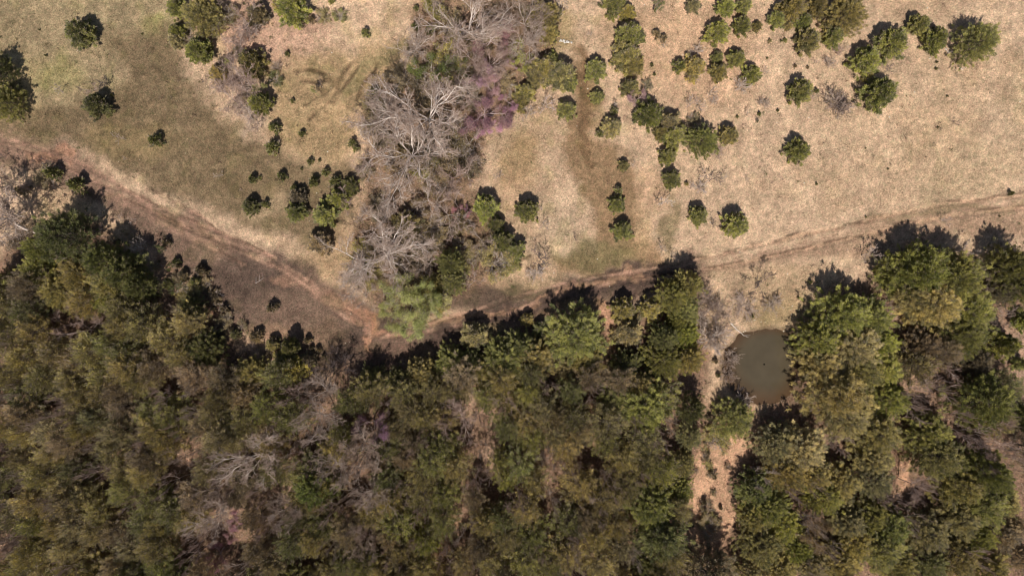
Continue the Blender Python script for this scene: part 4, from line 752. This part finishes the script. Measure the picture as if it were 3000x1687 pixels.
def twiglitter():
    def wh(px, py):
        f = poly_w(px, py, FOREST, 16); g = poly_w(px, py, PAINT[-1][1], 14); l = poly_w(px, py, OPEN_LANE, 8)
        return np.clip(np.maximum(f*(1-0.85*l), g), 0, 1)*nopond(px, py)
    rng, x, y, z, px, py = scatter(90000, 9, wh); n = len(x)
    D = unit(np.stack([rng.normal(0, 1, n), rng.normal(0, 1, n), rng.uniform(0.0, 1.0, n)], 1)); L = rng.uniform(0.2, 0.7, n)
    P = np.stack([x, y, z], 1); r = rng.uniform(0.006, 0.014, n); V, F = prisms(P, P+D*L[:, None], r, r*0.5, 3)
    base = np.array([lin((150, 130, 115)), lin((110, 88, 74)), lin((176, 160, 145)), lin((96, 84, 52))])[rng.integers(0, 4, n)]
    a = Acc(); a.add(V, F, 0.5, 0, np.repeat(base, 3, 0))
    rng, x, y, z, px, py = scatter(90000, 10, wh); n = len(x)                      # dead leaves lying and low weeds
    D = np.stack([rng.normal(0, 1, n), rng.normal(0, 1, n), rng.uniform(0, 0.5, n)], 1); L = rng.uniform(0.10, 0.24, n)
    V, F = kites(np.stack([x, y, z+0.02], 1), D, L, L*0.6, rng, 1.0)
    base = np.array([lin((186, 152, 126)), lin((142, 110, 90)), lin((112, 90, 74)), lin((104, 98, 60))])[rng.integers(0, 4, n)]
    a.add(V, F, 0.5, 0, base*rng.uniform(0.6, 1.1, n)[:, None])
    o = bpy.data.objects.new('forest_litter', a.mesh('forest_litter', [M_blade], False, True)); COL.objects.link(o)
    o['kind'] = 'stuff'; o['label'] = 'twigs, dead leaves and low weeds on the woodland floor'; o['category'] = 'leaf litter'
twiglitter()
def weeds():
    def wh(px, py):
        f = poly_w(px, py, FOREST, 30); d = np.minimum(seg_dist(px, py, TRACK_L[0]), seg_dist(px, py, TRACK_L[1]))
        thick = np.exp(-(np.hypot(px-T('A', 1750, 350)[0], (py-T('A', 1750, 350)[1])*0.6)/150)**2)+np.exp(-(np.hypot(px-T('C', 200, 750)[0], py-T('C', 200, 750)[1])/230)**2)*0.7
        edge = (f < 0.5)*np.exp(-(seg_dist(px, py, FOREST+[FOREST[0]])/70)**2)
        return (0.16*ss(0.5, 0.7, fbm(px, py, 60, 3, 55.))+thick*0.5+edge*0.7+0.05)*ss(10, 40, d)*nopond(px, py)
    rng, x, y, z, px, py = scatter(9000, 19, wh); m = len(x); k = 16; i = np.repeat(np.arange(m), k); n = m*k
    sz = rng.uniform(0.07, 0.24, m)**1.0; X = np.stack([x[i]+rng.normal(0, 1, n)*sz[i]*0.5, y[i]+rng.normal(0, 1, n)*sz[i]*0.5, z[i]+rng.random(n)*sz[i]*0.7], 1)
    D = np.stack([rng.normal(0, 0.7, n), rng.normal(0, 0.7, n), rng.uniform(0.1, 1, n)], 1); L = sz[i]*rng.uniform(0.6, 1.4, n)
    V, F = kites(X, D, L, L*0.22, rng, 0.4)
    base = np.array([lin((120, 96, 76)), lin((96, 84, 52)), lin((140, 118, 100)), lin((84, 88, 50)), lin((90, 70, 58))])[rng.integers(0, 5, m)][i]
    a = Acc(); a.add(V, F, 0.5, 0, base*rng.uniform(0.7, 1.2, n)[:, None])
    o = bpy.data.objects.new('low_weeds', a.mesh('low_weeds', [M_blade], False, True)); COL.objects.link(o)
    o['kind'] = 'stuff'; o['label'] = 'low brown and olive weeds dotted over the field and wood edge'; o['category'] = 'weeds'
weeds()
def pebbles():
    def wh(px, py):
        b = np.exp(-(np.hypot((px-O(1920, 815)[0])/110, (py-O(1920, 815)[1])/34))**2)*1.0+np.exp(-(np.hypot(px-O(1790, 760)[0], py-O(1790, 760)[1])/45)**2)*0.8
        return (0.035*(1-poly_w(px, py, FOREST, 10))+b)*nopond(px, py)*(px > 900)+0.008
    rng, x, y, z, px, py = scatter(6500, 12, wh); a = Acc()
    for i in range(len(x)):
        V, F = rock(rng, rng.uniform(0.025, 0.085)); a.add(V+np.array([x[i], y[i], z[i]+0.02]), F, 0.5)
    o = bpy.data.objects.new('pale_pebbles', a.mesh('pale_pebbles', [M_stone])); o.color = (1, 0.96, 0.86, 1); COL.objects.link(o)
    o['kind'] = 'stuff'; o['label'] = 'scattered pale pebbles in the dry grass and by the pond'; o['category'] = 'pebbles'
pebbles()

# ------------------------------------------------------------------ labels: each names one plant by look and by what it stands beside
MARKS = [('the pond', O(1915, 918)), ('the track fork', O(935, 850)), ('the lime-green tree', O(1030, 760)), ('the pink blossoming grove', O(1240, 250)),
         ('the whitish rock heap', T('B', 1680, 322)), ('the upper right lone cedar', T('C', 2240, 315)), ('the round bare shrub', T('C', 1185, 775)),
         ('the radial bare tree', T('E', 420, 500)), ('the bare tree on the left edge', T('D', 50, 290)), ('the lone cedar at upper left', T('A', 600, 245)),
         ('the white bare tree below', T('G', 1930, 590)), ('the bright green dome', T('G', 2385, 770)), ('the lower pink tree', T('H', 200, 290)),
         ('the pondside bare tree', T('F', 600, 730)), ('the tan-leaved tree', T('I', 980, 1120)), ('the lower left corner', (0, 1687)), ('the lower right corner', (3000, 1687)),
         ('the narrow sandy gap', T('H', 1160, 420)), ('the sandy lane', T('I', 220, 720)), ('the upper left thicket', T('A', 1780, 330)),
         ('the twin giant bare trees', T('B', 600, 1040)), ('the footpath tree row', T('B', 2170, 370)), ('the lone right cedar', T('C', 875, 1130)),
         ('the left wood edge', T('D', 850, 700)), ('the big trackside cedar', T('E', 1770, 1090)), ('the big pondside cedars', T('F', 1290, 1170)),
         ('the far right cedars', T('F', 1950, 850)), ('the left edge', (0, 1300)), ('the bottom edge middle', (1500, 1687))]
DIRN = ['right of', 'above and right of', 'above', 'above and left of', 'left of', 'below and left of', 'below', 'below and right of']
ORD = ['', 'second', 'third', 'fourth', 'fifth', 'sixth', 'seventh', 'eighth', 'ninth', 'tenth', 'eleventh', 'twelfth']
buck = {}
for o, look, px, py in RECS:
    d = [math.hypot(px-m[1][0], py-m[1][1]) for m in MARKS]; i = int(np.argmin(d)); mx, my = MARKS[i][1]
    if d[i] < 22: key = (look, MARKS[i][0], 'beside')
    else:
        a = math.atan2(my-py, px-mx); key = (look, MARKS[i][0], DIRN[int(round(a/(math.pi/4))) % 8])
    buck.setdefault(key, []).append((d[i], o))
for (look, mk, dr), L in buck.items():
    L.sort(key=lambda t: t[0])
    for k, (_, o) in enumerate(L):
        o['label'] = f'{look} {dr} {mk}' + ('' if len(L) == 1 else ', nearest it' if k == 0 else f', {ORD[min(k, 11)]} nearest')
        if len(o['label'].split()) > 16: print('LONG', o['label'])
